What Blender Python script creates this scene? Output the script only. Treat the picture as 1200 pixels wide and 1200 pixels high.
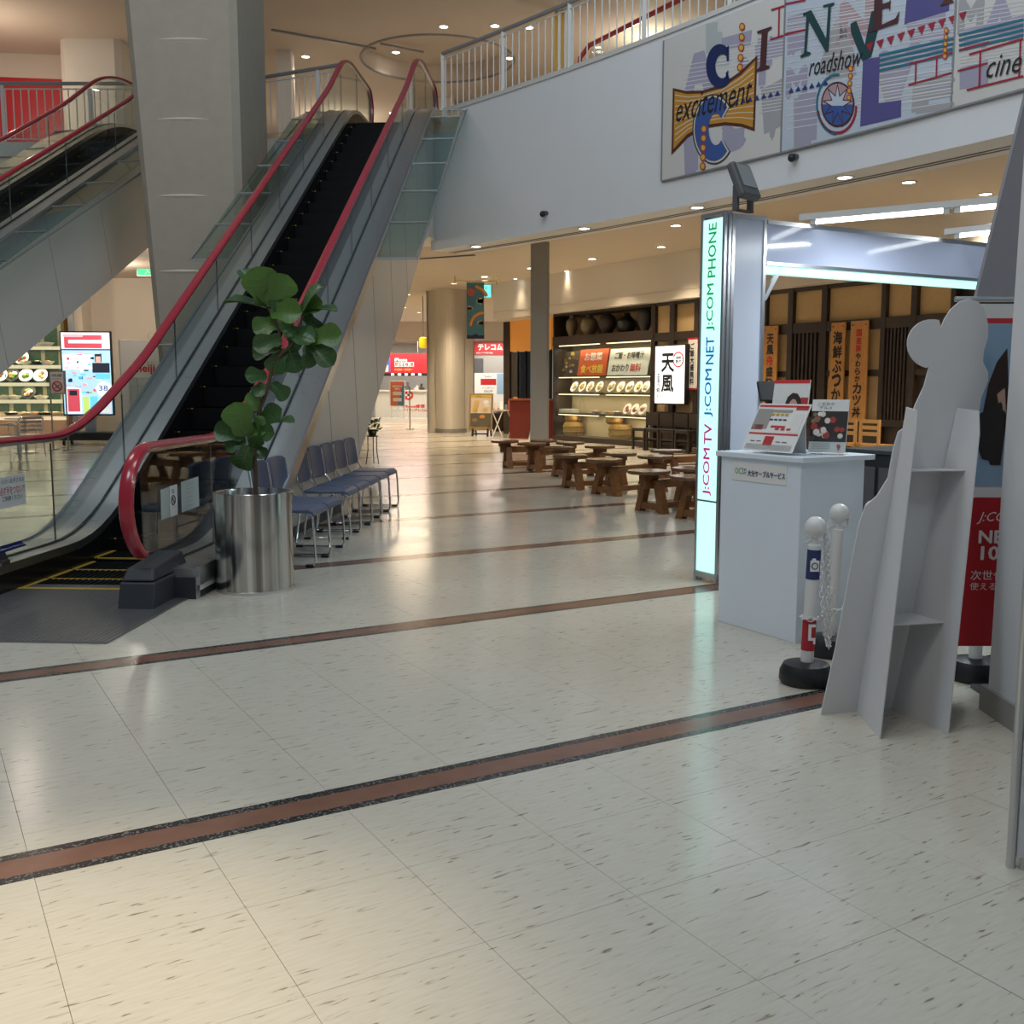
import bpy, math, random
from mathutils import Vector, Matrix
random.seed(7)
for o in list(bpy.data.objects): bpy.data.objects.remove(o)
SC = bpy.context.scene
COL = SC.collection
# ------------------------------------------------------------------ camera
CH, FPX, PIT = 1.40, 1218.0, math.radians(6.95)
cam = bpy.data.cameras.new('camera'); camo = bpy.data.objects.new('camera', cam); COL.objects.link(camo)
cam.sensor_width = 36; cam.lens = 36 * FPX / 1200; cam.clip_end = 300; cam.clip_start = .05
camo.location = (0, 0, CH); camo.rotation_euler = (math.radians(90) - PIT, 0, 0)
SC.camera = camo
# ------------------------------------------------------------------ world, exposure
w = bpy.data.worlds.new('world'); SC.world = w; w.use_nodes = True
w.node_tree.nodes['Background'].inputs[0].default_value = (.70, .85, 1.0, 1)
w.node_tree.nodes['Background'].inputs[1].default_value = .14
SC.view_settings.view_transform = 'Standard'; SC.view_settings.look = 'None'
SC.view_settings.exposure = 0.0; SC.view_settings.gamma = 1; SC.view_settings.use_curve_mapping = False
def lamp(name, kind, loc, power, color, size=.3, tgt=None, spot=None, blend=.5, sizey=None):
    l = bpy.data.lights.new(name, kind); l.energy = power; l.color = color
    if kind == 'AREA':
        l.size = size
        if sizey: l.shape = 'RECTANGLE'; l.size_y = sizey
    else: l.shadow_soft_size = size
    if kind == 'SPOT': l.spot_size = math.radians(spot or 90); l.spot_blend = blend
    o = bpy.data.objects.new(name, l); COL.objects.link(o); o.location = loc
    d = (Vector(tgt) - Vector(loc)) if tgt else Vector((0, 0, -1))
    o.rotation_euler = d.to_track_quat('-Z', 'Y').to_euler()
    return o
COOL = (.74, .87, 1.0); WARM = (1.0, .80, .55); NEUT = (1.0, .93, .84)
# unseen atrium roof lamps, with added fill behind and left of the camera
for (x, y, z, p, c) in [(-2.6, 5.0, 9.5, 280, NEUT), (2.0, 6.0, 10, 400, COOL), (-.6, 10.5, 10, 290, COOL), (3.6, 9.5, 10, 220, COOL), (-7, 9.0, 9.5, 300, NEUT), (-1.5, 0., 9.5, 420, NEUT), (2.4, -2.5, 9.5, 330, COOL), (-5, 2, 8, 430, COOL)]:
    lamp('atrium_and_fill_lamp', 'POINT', (x, y, z), p, c, 1.0)
lamp('atrium_spot', 'SPOT', (-2.6, 1.2, 9.5), 3200, WARM, .25, (-1.15, 2.0, 0), 17, 1.0)
# ------------------------------------------------------------------ pixel -> place
CP, SP = math.cos(PIT), math.sin(PIT)
def ray(px, py):
    x = (px - 600) / FPX; u = (600 - py) / FPX
    return Vector((x, CP + u * SP, -SP + u * CP))
ORG = Vector((0, 0, CH))
def at_z(px, py, z=0.):
    d = ray(px, py); return ORG + d * ((z - CH) / d.z)
def at_y(px, py, y):
    d = ray(px, py); return ORG + d * (y / d.y)
def at_plane(px, py, p, n):
    d = ray(px, py); return ORG + d * ((Vector(p) - ORG).dot(n) / d.dot(n))
A = math.radians(30.2)
U = Vector((math.cos(A), math.sin(A), 0)); V = Vector((-math.sin(A), math.cos(A), 0)); ZZ = Vector((0, 0, 1))
def uv(u, v, z=0.): return U * u + V * v + ZZ * z
# ------------------------------------------------------------------ materials
def mat(name, col, rough=.5, metal=0., emit=0., ecol=None, var=0., scale=8., bump=0., alpha=None, trans=0., coat=0., bscale=None):
    m = bpy.data.materials.new(name); m.use_nodes = True
    nt = m.node_tree; b = nt.nodes['Principled BSDF']
    c = (*col, 1) if len(col) == 3 else col
    b.inputs['Base Color'].default_value = c; b.inputs['Roughness'].default_value = rough; b.inputs['Metallic'].default_value = metal
    if emit: b.inputs['Emission Color'].default_value = (*(ecol or col), 1); b.inputs['Emission Strength'].default_value = emit
    if alpha is not None: b.inputs['Alpha'].default_value = alpha
    if trans: b.inputs['Transmission Weight'].default_value = trans
    if coat: b.inputs['Coat Weight'].default_value = coat; b.inputs['Coat Roughness'].default_value = .06
    g = nt.nodes.new('ShaderNodeNewGeometry')
    n = nt.nodes.new('ShaderNodeTexNoise'); n.inputs['Scale'].default_value = scale; n.inputs['Detail'].default_value = 5
    nt.links.new(g.outputs['Position'], n.inputs['Vector'])
    if var:
        h = nt.nodes.new('ShaderNodeMixRGB'); h.blend_type = 'MIX'
        h.inputs[1].default_value = tuple(max(0, k * (1 - var)) for k in c[:3]) + (1,)
        h.inputs[2].default_value = tuple(min(1, k * (1 + var)) for k in c[:3]) + (1,)
        nt.links.new(n.outputs['Fac'], h.inputs[0]); nt.links.new(h.outputs[0], b.inputs['Base Color'])
    if bump:
        n2 = n
        if bscale:
            n2 = nt.nodes.new('ShaderNodeTexNoise'); n2.inputs['Scale'].default_value = bscale; nt.links.new(g.outputs['Position'], n2.inputs['Vector'])
        k = nt.nodes.new('ShaderNodeBump'); k.inputs['Strength'].default_value = bump; k.inputs['Distance'].default_value = .01
        nt.links.new(n2.outputs['Fac'], k.inputs['Height']); nt.links.new(k.outputs[0], b.inputs['Normal'])
    return m
def glassmat(name, tint, spec=.5, fac=.12):
    # thin architectural glass: mostly clear, with a Fresnel reflection
    m = bpy.data.materials.new(name); m.use_nodes = True; nt = m.node_tree; nt.nodes.clear()
    o = nt.nodes.new('ShaderNodeOutputMaterial'); t = nt.nodes.new('ShaderNodeBsdfTransparent'); t.inputs[0].default_value = (*tint, 1)
    g = nt.nodes.new('ShaderNodeBsdfGlossy'); g.inputs['Roughness'].default_value = .01; g.inputs[0].default_value = (1, 1, 1, 1)
    f = nt.nodes.new('ShaderNodeFresnel'); ge = nt.nodes.new('ShaderNodeNewGeometry'); mr = nt.nodes.new('ShaderNodeMapRange')
    mr.inputs[3].default_value = 1.0 + spec; mr.inputs[4].default_value = 1 / (1.0 + spec); nt.links.new(ge.outputs['Backfacing'], mr.inputs[0]); nt.links.new(mr.outputs[0], f.inputs[0])
    mx = nt.nodes.new('ShaderNodeMixShader'); nt.links.new(f.outputs[0], mx.inputs[0]); nt.links.new(t.outputs[0], mx.inputs[1]); nt.links.new(g.outputs[0], mx.inputs[2])
    nt.links.new(mx.outputs[0], o.inputs[0]); return m
def brushed(name, col, rough, stretch):
    m = mat(name, col, rough, 1.); nt = m.node_tree; b = nt.nodes['Principled BSDF']
    tc = nt.nodes.new('ShaderNodeTexCoord'); mp = nt.nodes.new('ShaderNodeMapping'); mp.inputs['Scale'].default_value = stretch
    n = nt.nodes.new('ShaderNodeTexNoise'); n.inputs['Scale'].default_value = 6; n.inputs['Detail'].default_value = 6
    r = nt.nodes.new('ShaderNodeMapRange'); r.inputs[3].default_value = rough * .7; r.inputs[4].default_value = rough * 1.4
    nt.links.new(tc.outputs['Object'], mp.inputs[0]); nt.links.new(mp.outputs[0], n.inputs[0]); nt.links.new(n.outputs[0], r.inputs[0]); nt.links.new(r.outputs[0], b.inputs['Roughness'])
    return m
def woodmat(name, c1, c2, rough=.4, sc=(2, 14, 14)):
    m = mat(name, c1, rough); nt = m.node_tree; b = nt.nodes['Principled BSDF']
    tc = nt.nodes.new('ShaderNodeTexCoord'); mp = nt.nodes.new('ShaderNodeMapping'); mp.inputs['Scale'].default_value = sc
    n = nt.nodes.new('ShaderNodeTexNoise'); n.inputs['Scale'].default_value = 3; n.inputs['Detail'].default_value = 8; n.inputs['Distortion'].default_value = 1.2
    r = nt.nodes.new('ShaderNodeValToRGB'); r.color_ramp.elements[0].color = (*c1, 1); r.color_ramp.elements[1].color = (*c2, 1)
    r.color_ramp.elements[0].position = .3; r.color_ramp.elements[1].position = .7
    nt.links.new(tc.outputs['Object'], mp.inputs[0]); nt.links.new(mp.outputs[0], n.inputs[0]); nt.links.new(n.outputs[0], r.inputs[0]); nt.links.new(r.outputs[0], b.inputs['Base Color'])
    return m
def tilemat():
    # beige marbled vinyl with streaks running along the inlaid bands
    m = mat('vinyl_tile', (.60, .555, .46), .16); nt = m.node_tree; b = nt.nodes['Principled BSDF']
    g = nt.nodes.new('ShaderNodeNewGeometry'); mp = nt.nodes.new('ShaderNodeMapping'); mp.vector_type = 'TEXTURE'
    mp.inputs['Rotation'].default_value = (0, 0, A + .06); mp.inputs['Scale'].default_value = (.085, .012, 1)
    n = nt.nodes.new('ShaderNodeTexNoise'); n.inputs['Scale'].default_value = 1.0; n.inputs['Detail'].default_value = 6; n.inputs['Distortion'].default_value = .6
    r = nt.nodes.new('ShaderNodeValToRGB'); e = r.color_ramp.elements
    e[0].position = .31; e[0].color = (.27, .22, .15, 1); e[1].position = .36; e[1].color = (.575, .54, .445, 1)
    k = r.color_ramp.elements.new(.6); k.color = (.615, .585, .50, 1)
    nt.links.new(g.outputs['Position'], mp.inputs[0]); nt.links.new(mp.outputs[0], n.inputs[0]); nt.links.new(n.outputs[0], r.inputs[0])
    n2 = nt.nodes.new('ShaderNodeTexNoise'); n2.inputs['Scale'].default_value = 1.3; n2.inputs['Detail'].default_value = 3; nt.links.new(g.outputs['Position'], n2.inputs[0])
    mx = nt.nodes.new('ShaderNodeMixRGB'); mx.blend_type = 'MULTIPLY'; mx.inputs[0].default_value = .35
    r2 = nt.nodes.new('ShaderNodeValToRGB'); r2.color_ramp.elements[0].color = (.75, .74, .72, 1); r2.color_ramp.elements[1].color = (1, 1, 1, 1)
    nt.links.new(n2.outputs[0], r2.inputs[0]); nt.links.new(r.outputs[0], mx.inputs[1]); nt.links.new(r2.outputs[0], mx.inputs[2]); nt.links.new(mx.outputs[0], b.inputs['Base Color'])
    rr = nt.nodes.new('ShaderNodeMapRange'); rr.inputs[3].default_value = .10; rr.inputs[4].default_value = .26
    nt.links.new(n2.outputs[0], rr.inputs[0]); nt.links.new(rr.outputs[0], b.inputs['Roughness'])
    bp = nt.nodes.new('ShaderNodeBump'); bp.inputs['Strength'].default_value = .03; bp.inputs['Distance'].default_value = .02
    n3 = nt.nodes.new('ShaderNodeTexNoise'); n3.inputs['Scale'].default_value = 5; nt.links.new(g.outputs['Position'], n3.inputs[0]); nt.links.new(n3.outputs[0], bp.inputs['Height']); nt.links.new(bp.outputs[0], b.inputs['Normal'])
    b.inputs['Specular IOR Level'].default_value = .5
    return m
def speckle(name, c1, c2, scale, rough):
    m = mat(name, c1, rough); nt = m.node_tree; b = nt.nodes['Principled BSDF']
    g = nt.nodes.new('ShaderNodeNewGeometry'); v = nt.nodes.new('ShaderNodeTexVoronoi'); v.inputs['Scale'].default_value = scale
    r = nt.nodes.new('ShaderNodeValToRGB'); r.color_ramp.interpolation = 'CONSTANT'
    r.color_ramp.elements[0].color = (*c1, 1); r.color_ramp.elements[1].color = (*c2, 1); r.color_ramp.elements[1].position = .72
    nt.links.new(g.outputs['Position'], v.inputs[0]); nt.links.new(v.outputs['Color'], r.inputs[0]); nt.links.new(r.outputs[0], b.inputs['Base Color'])
    return m
M = {}
M['tile'] = tilemat()
M['granite'] = speckle('black_granite', (.025, .025, .028), (.16, .16, .15), 160, .2)
M['brownstone'] = mat('brown_stone', (.20, .10, .07), .2, var=.3, scale=9)
M['slab'] = mat('slab', (.36, .32, .25), .6, var=.1)
M['white'] = mat('white_paint', (.74, .75, .77), .45, var=.03, scale=2)
M['offwhite'] = mat('cream_paint', (.72, .66, .57), .6, var=.04, scale=1.5)
M['tan'] = mat('tan_ceiling', (.66, .57, .47), .8, var=.03, scale=1)
M['stucco'] = mat('stucco', (.36, .325, .265), .85, var=.10, scale=5, bump=.35, bscale=60)
M['clad'] = mat('white_cladding', (.66, .645, .61), .28, var=.03, scale=1)
M['steel'] = brushed('brushed_steel', (.74, .73, .71), .30, (1, 1, 40))
M['steelv'] = brushed('planter_steel_reflections', (.60, .59, .57), .17, (30, 30, .6))
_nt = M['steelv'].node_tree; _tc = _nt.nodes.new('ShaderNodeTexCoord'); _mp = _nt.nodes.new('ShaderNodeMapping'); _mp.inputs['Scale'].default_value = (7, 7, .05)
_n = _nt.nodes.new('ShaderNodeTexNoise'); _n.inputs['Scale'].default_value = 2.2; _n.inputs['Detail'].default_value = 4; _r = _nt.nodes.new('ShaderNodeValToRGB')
_r.color_ramp.elements[0].position = .38; _r.color_ramp.elements[0].color = (.24, .225, .205, 1); _r.color_ramp.elements[1].position = .62; _r.color_ramp.elements[1].color = (.78, .77, .75, 1)  # bright and dark vertical reflections painted into the steel's base colour
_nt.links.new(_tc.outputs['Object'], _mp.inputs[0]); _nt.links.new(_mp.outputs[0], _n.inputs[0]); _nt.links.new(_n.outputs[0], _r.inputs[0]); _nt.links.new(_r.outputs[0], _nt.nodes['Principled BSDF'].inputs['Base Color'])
M['chrome'] = mat('chrome', (.78, .79, .80), .10, 1.)
M['alu'] = mat('aluminium', (.62, .63, .65), .30, 1., var=.05)
M['greymetal'] = mat('grey_metal', (.30, .30, .30), .45, .3, var=.05)
M['railwhite'] = mat('rail_paint', (.62, .61, .58), .45)
M['black'] = mat('black_rubber', (.012, .012, .014), .45, var=.2)
M['step'] = mat('black_step', (.0045, .0045, .005), .6, 0., var=.2, scale=30)
M['step'].node_tree.nodes['Principled BSDF'].inputs['Specular IOR Level'].default_value = .12
M['skirt'] = mat('black_skirt', (.008, .008, .009), .22)
M['yellow'] = mat('yellow_edge', (.42, .28, .04), .5)
M['comb'] = mat('comb_plate', (.27, .27, .28), .38, .85, var=.15, scale=20)
M['darkbox'] = mat('newel_box', (.030, .033, .042), .5, var=.1)
M['red'] = mat('red_handrail', (.38, .018, .035), .22, var=.08, coat=.3)
M['glass'] = glassmat('clear_glass', (.90, .94, .93), .45)
M['glassgreen'] = glassmat('green_glass', (.70, .79, .76), .5)
M['glassdark'] = glassmat('smoked_glass', (.55, .57, .56), .6)
M['acrylic'] = glassmat('acrylic', (.95, .97, .97), .45)
M['blue'] = mat('blue_vinyl', (.075, .105, .18), .38, var=.1, scale=20, bump=.05)
M['leaf'] = mat('leaf', (.036, .095, .022), .34, var=.35, scale=6, bump=.12)
M['leafl'] = mat('young_leaf', (.085, .18, .03), .36, var=.25, scale=6, bump=.12)
M['vein'] = mat('leaf_vein', (.14, .24, .07), .5)
M['stem'] = mat('bark', (.10, .06, .035), .8, var=.3, scale=40)
M['soil'] = mat('soil', (.03, .022, .015), .95, var=.4, scale=50, bump=.5)
M['wood'] = woodmat('stool_wood', (.15, .058, .018), (.27, .115, .036), .32)
M['woodtop'] = woodmat('stool_top', (.12, .058, .026), (.20, .105, .05), .20)
M['dwood'] = woodmat('dark_wood', (.022, .014, .010), (.045, .028, .018), .45)
M['tanpanel'] = mat('tan_plaster', (.56, .39, .19), .8, var=.08, scale=12)
M['orangewood'] = woodmat('sign_board', (.50, .22, .05), (.62, .30, .08), .5, (14, 14, 2))
M['lwood'] = woodmat('light_wood', (.45, .25, .08), (.58, .33, .12), .45)
M['paper'] = mat('paper', (.78, .78, .76), .6, var=.02)
M['board'] = mat('cardboard_white', (.66, .66, .67), .6, var=.03, scale=4)
M['counter'] = mat('white_laminate', (.76, .83, .90), .35, var=.02)
M['plastic'] = mat('white_plastic', (.72, .72, .70), .35)
M['ink'] = mat('black_ink', (.012, .012, .014), .6)
M['inkblue'] = mat('navy_ink', (.02, .03, .14), .6)
M['inkred'] = mat('red_ink', (.60, .03, .03), .6)
M['signred'] = mat('red_board', (.48, .015, .022), .4, var=.04)
M['signwhite'] = mat('white_print', (.85, .83, .80), .5)
M['grey'] = mat('grey_paint', (.33, .32, .30), .6, var=.04)
M['dgrey'] = mat('dark_grey', (.09, .09, .10), .5, var=.08)
M['fabricgrey'] = mat('grey_fabric', (.30, .30, .33), .8, var=.05, scale=3)
def lit(name, col, s): M[name] = mat(name, col, .5, emit=s, ecol=col)
lit('lamp_cool', (1, .98, .93), 14); lit('lamp_warm', (1, .84, .6), 8); lit('tube', (.93, .98, 1), 6)
lit('case_strip', (1, .82, .52), 2.2); lit('lightbox', (.56, 1.0, .90), .92); lit('lightboxw', (.93, .97, 1.0), .85); lit('exit_green', (.02, .55, .22), .8); lit('exit_cyan', (.15, .85, .85), 1.1)
# ------------------------------------------------------------------ mesh helpers
class MB:
    def __init__(s): s.v = []; s.f = []; s.mi = []; s.cur = 0; s.tf = None
    def add(s, vs, fs):
        o = len(s.v); s.v += [Vector(p) for p in vs]; s.f += [tuple(i + o for i in f) for f in fs]; s.mi += [s.cur] * len(fs); return s
    def box(s, x0, x1, y0, y1, z0, z1):
        return s.add([(x0, y0, z0), (x1, y0, z0), (x1, y1, z0), (x0, y1, z0), (x0, y0, z1), (x1, y0, z1), (x1, y1, z1), (x0, y1, z1)],
                     [(0, 3, 2, 1), (4, 5, 6, 7), (0, 1, 5, 4), (1, 2, 6, 5), (2, 3, 7, 6), (3, 0, 4, 7)])
    def hexa(s, p):  # 8 corners: bottom 4, top 4
        return s.add(p, [(0, 3, 2, 1), (4, 5, 6, 7), (0, 1, 5, 4), (1, 2, 6, 5), (2, 3, 7, 6), (3, 0, 4, 7)])
    def bar(s, a, b, wd, h, up=(0, 0, 1)):
        a = Vector(a); b = Vector(b); d = (b - a).normalized(); up = Vector(up)
        if abs(d.dot(up)) > .99: up = Vector((1, 0, 0))
        r = d.cross(up).normalized() * (wd / 2); q = r.cross(d).normalized() * (h / 2)
        return s.hexa([a - r - q, a + r - q, b + r - q, b - r - q, a - r + q, a + r + q, b + r + q, b - r + q])
    def prism(s, pts, off):  # planar polygon extruded by vector off
        n = len(pts); off = Vector(off); P = [Vector(p) for p in pts]
        o = len(s.v); s.v += P + [p + off for p in P]
        s.f.append(tuple(o + i for i in range(n))[::-1]); s.f.append(tuple(o + n + i for i in range(n)))
        for i in range(n): s.f.append((o + i, o + (i + 1) % n, o + n + (i + 1) % n, o + n + i))
        s.mi += [s.cur] * (n + 2); return s
    def poly(s, pts): return s.add(pts, [tuple(range(len(pts)))])
    def tube(s, path, r, n=8, cap=True, closed=False):
        P = [Vector(p) for p in path]; m = len(P); rs = r if isinstance(r, (list, tuple)) else [r] * m
        t0 = (P[1] - P[0]).normalized(); ref = Vector((0, 0, 1)) if abs(t0.z) < .9 else Vector((1, 0, 0))
        nrm = (ref - t0 * ref.dot(t0)).normalized(); o = len(s.v)
        for i in range(m):
            if closed: t = (P[(i + 1) % m] - P[i - 1]).normalized()
            else: t = (P[min(i + 1, m - 1)] - P[max(i - 1, 0)]).normalized()
            nrm = (nrm - t * nrm.dot(t)).normalized(); bn = t.cross(nrm)
            for k in range(n):
                a = 2 * math.pi * k / n; s.v.append(P[i] + (nrm * math.cos(a) + bn * math.sin(a)) * rs[i])
        for i in range(m if closed else m - 1):
            j = (i + 1) % m
            for k in range(n): s.f.append((o + i * n + k, o + i * n + (k + 1) % n, o + j * n + (k + 1) % n, o + j * n + k)); s.mi.append(s.cur)
        if cap and not closed:
            s.f.append(tuple(o + k for k in range(n))[::-1]); s.f.append(tuple(o + (m - 1) * n + k for k in range(n))); s.mi += [s.cur] * 2
        return s
    def lathe(s, prof, n=24, c=(0, 0, 0), capb=True, capt=True):
        o = len(s.v); c = Vector(c); m = len(prof)
        for r, z in prof:
            for k in range(n): a = 2 * math.pi * k / n; s.v.append(c + Vector((r * math.cos(a), r * math.sin(a), z)))
        for i in range(m - 1):
            for k in range(n): s.f.append((o + i * n + k, o + i * n + (k + 1) % n, o + (i + 1) * n + (k + 1) % n, o + (i + 1) * n + k)); s.mi.append(s.cur)
        if capb: s.f.append(tuple(o + k for k in range(n))[::-1]); s.mi.append(s.cur)
        if capt: s.f.append(tuple(o + (m - 1) * n + k for k in range(n))); s.mi.append(s.cur)
        return s
    def ball(s, c, r, n=12, m=8, sq=(1, 1, 1)):
        o = len(s.v)
        s.lathe([(r * math.sin(math.pi * (i + .001) / m * .998 + .001), -r * math.cos(math.pi * i / m)) for i in range(m + 1)], n, (0, 0, 0))
        for i in range(o, len(s.v)): p = s.v[i]; s.v[i] = Vector((p.x * sq[0], p.y * sq[1], p.z * sq[2])) + Vector(c)
        return s
    def sweep(s, path, sec, side):  # constant-section sweep in a vertical plane; sec in (side, normal)
        P = [Vector(p) for p in path]; side = Vector(side).normalized(); n = len(sec); o = len(s.v); m = len(P)
        for i in range(m):
            t = (P[min(i + 1, m - 1)] - P[max(i - 1, 0)]).normalized(); nr = side.cross(t).normalized()
            for a, b in sec: s.v.append(P[i] + side * a + nr * b)
        for i in range(m - 1):
            for k in range(n): s.f.append((o + i * n + k, o + i * n + (k + 1) % n, o + (i + 1) * n + (k + 1) % n, o + (i + 1) * n + k)); s.mi.append(s.cur)
        s.f.append(tuple(o + k for k in range(n))[::-1]); s.f.append(tuple(o + (m - 1) * n + k for k in range(n))); s.mi += [s.cur] * 2
        return s
    def mesh(s, name, mats, smooth=False):
        me = bpy.data.meshes.new(name); me.from_pydata([tuple(p) for p in s.v], [], s.f)
        for k in (mats if isinstance(mats, (list, tuple)) else [mats]): me.materials.append(M[k] if isinstance(k, str) else k)
        if s.mi and max(s.mi) > 0: me.polygons.foreach_set('material_index', s.mi)
        if smooth: me.polygons.foreach_set('use_smooth', [True] * len(me.polygons))
        me.validate(); me.update(); return me
    def build(s, name, mats, parent=None, smooth=False, bev=0., loc=None):
        return link(name, s.mesh(name, mats, smooth), parent, bev, loc, smooth)
def link(name, me, parent=None, bev=0., loc=None, smooth=False):
    o = bpy.data.objects.new(name, me); COL.objects.link(o)
    if parent: o.parent = parent
    if loc is not None: o.location = loc
    if bev:
        k = o.modifiers.new('bevel', 'BEVEL'); k.width = bev; k.segments = 2; k.limit_method = 'ANGLE'
    if smooth and not bev:
        k = o.modifiers.new('split', 'EDGE_SPLIT'); k.split_angle = math.radians(38)
    return o
def tag(o, label=None, cat=None, group=None, kind=None):
    if label: o['label'] = label
    if cat: o['category'] = cat
    if group: o['group'] = group
    if kind: o['kind'] = kind
    return o
def E(name, label, cat, loc=(0, 0, 0), rz=0., group=None):
    o = bpy.data.objects.new(name, None); COL.objects.link(o); o.location = loc; o.rotation_euler = (0, 0, rz); o.empty_display_size = .1
    return tag(o, label, cat, group)
def S(name, mb, m, parent=None, **k):
    o = mb.build(name, m, parent, **k)
    if not parent: o['kind'] = 'structure'
    return o
def copy_tree(o, loc, rz, label=None, name=None):
    r = o.copy(); COL.objects.link(r); r.location = loc; r.rotation_euler = (0, 0, rz)
    if label: r['label'] = label
    for ch in list(o.children):
        c = ch.copy(); COL.objects.link(c); c.parent = r
        for g in list(ch.children):
            d = g.copy(); COL.objects.link(d); d.parent = c
    return r
def B(x0, x1, y0, y1, z0, z1): return MB().box(x0, x1, y0, y1, z0, z1)
_dg = None
def text_mesh(body, m, bold=0., spacing=1., line=1., align='CENTER', shear=0.):
    cu = bpy.data.curves.new('text', 'FONT'); cu.body = body; cu.align_x = align; cu.align_y = 'CENTER'; cu.size = 1; cu.offset = bold
    cu.space_character = spacing; cu.space_line = line; cu.shear = shear; cu.resolution_u = 2
    o = bpy.data.objects.new('text', cu); COL.objects.link(o)
    bpy.context.view_layer.update(); dg = bpy.context.evaluated_depsgraph_get()
    me = bpy.data.meshes.new_from_object(o.evaluated_get(dg)); bpy.data.objects.remove(o); bpy.data.curves.remove(cu)
    me.materials.clear(); me.materials.append(M[m] if isinstance(m, str) else m); return me
def lettering(body, m, parent, c, xd, up, wd=None, ht=None, name='lettering', **k):
    bd = k.pop('bold', 0.)
    """flat print centred on c (parent's frame), running along xd, fitted to width wd and height ht"""
    me = text_mesh(body, m, **k); me.name = name
    xs = [v.co.x for v in me.vertices]; ys = [v.co.y for v in me.vertices]
    if not xs: return None
    if bd:   # heavier strokes: the same print laid down again, shifted a little
        V0 = [v.co.copy() for v in me.vertices]; F0 = [tuple(p.vertices) for p in me.polygons]; nv = len(V0); VV, FF = [], []
        for q, (dx, dy) in enumerate(((0, 0), (bd, 0), (-bd, 0), (0, bd), (0, -bd), (bd * .7, bd * .7), (-bd * .7, bd * .7))):
            VV += [(p.x + dx, p.y + dy, q * .00025) for p in V0]; FF += [tuple(i + q * nv for i in f) for f in F0]
        m2 = bpy.data.meshes.new(name); m2.from_pydata(VV, [], FF); m2.materials.append(me.materials[0]); bpy.data.meshes.remove(me); me = m2
    x0, x1, y0, y1 = min(xs), max(xs), min(ys), max(ys); sx = wd / (x1 - x0) if wd else None; sy = ht / (y1 - y0) if ht else None
    sx = sx or sy; sy = sy or sx; c = Vector(c); xd = Vector(xd).normalized(); up = Vector(up).normalized()
    nz = xd.cross(up).normalized()
    for v in me.vertices: v.co = nz * v.co.z + c + xd * ((v.co.x - (x0 + x1) / 2) * sx) + up * ((v.co.y - (y0 + y1) / 2) * sy)
    return link(name, me, parent)
# ================================================================== FLOOR
def inview(p, m=0):
    f = p.y * CP - (p.z - CH) * SP
    if f < .2: return None
    x = 600 + FPX * p.x / f; y = 600 - FPX * (p.y * SP + (p.z - CH) * CP) / f
    return (x, y) if -m <= x <= 1200 + m and -m <= y <= 1200 + m else None
floor = S('floor', B(-24, 16, -3, 56, -.25, -.012), 'slab')
T_, PITCH, ST0, SW, UB = .475, 2.235, 3.23, .20, .24
rows = []
for n in range(-2, 24):
    top = ST0 + n * PITCH - SW / 2; bot = ST0 + (n - 1) * PITCH + SW / 2; v1 = top
    while v1 > bot + .01: rows.append((max(bot, v1 - T_), v1)); v1 -= T_
near = []; rest = []
for v0, v1 in rows:
    for i in range(-40, 80):
        u0 = UB + i * T_; c = uv(u0 + T_ / 2, (v0 + v1) / 2)
        if not (-22 < c.x < 14 and -2.5 < c.y < 54): continue
        q = inview(c, 0)
        if q and v1 - v0 > .1: near.append((c.length, u0, v0, v1))
        else: rest.append((u0, v0, v1))
near.sort(); rest += [t[1:] for t in near[300:]]; near = near[:300]
_tm = {}
for _, u0, v0, v1 in near:
    h = round(v1 - v0, 3); G = .0006
    if h not in _tm:
        mb = MB(); a = T_ / 2 - G; b = h / 2 - G; e = .0006
        mb.add([(-a, -b, -.012), (a, -b, -.012), (a, b, -.012), (-a, b, -.012), (-a, -b, -e), (a, -b, -e), (a, b, -e), (-a, b, -e), (-a + e, -b + e, 0), (a - e, -b + e, 0), (a - e, b - e, 0), (-a + e, b - e, 0)],
               [(0, 1, 5, 4), (1, 2, 6, 5), (2, 3, 7, 6), (3, 0, 4, 7), (4, 5, 9, 8), (5, 6, 10, 9), (6, 7, 11, 10), (7, 4, 8, 11), (8, 9, 10, 11)])
        _tm[h] = mb.mesh('tile', 'tile')
    o = link('tile', _tm[h], floor); o.location = uv(u0 + T_ / 2, (v0 + v1) / 2); o.rotation_euler = (0, 0, A)
mb = MB(); G = .0006
for u0, v0, v1 in rest: mb.add([uv(u0 + G, v0 + G), uv(u0 + T_ - G, v0 + G), uv(u0 + T_ - G, v1 - G), uv(u0 + G, v1 - G)], [(0, 1, 2, 3)])
tag(mb.build('tile_field', 'tile', floor), kind='stuff')
for n in range(-2, 24):
    v = ST0 + n * PITCH
    for a, b, k, nm in ((-SW / 2, -.058, 'granite', 'granite_strip'), (-.0575, .0575, 'brownstone', 'brown_strip'), (.058, SW / 2, 'granite', 'granite_strip')):
        u0, u1 = -14, 34
        mb = MB().hexa([uv(u0, v + a, -.012), uv(u1, v + a, -.012), uv(u1, v + b, -.012), uv(u0, v + b, -.012), uv(u0, v + a, 0), uv(u1, v + a, 0), uv(u1, v + b, 0), uv(u0, v + b, 0)])
        mb.build(nm, k, floor)
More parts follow.
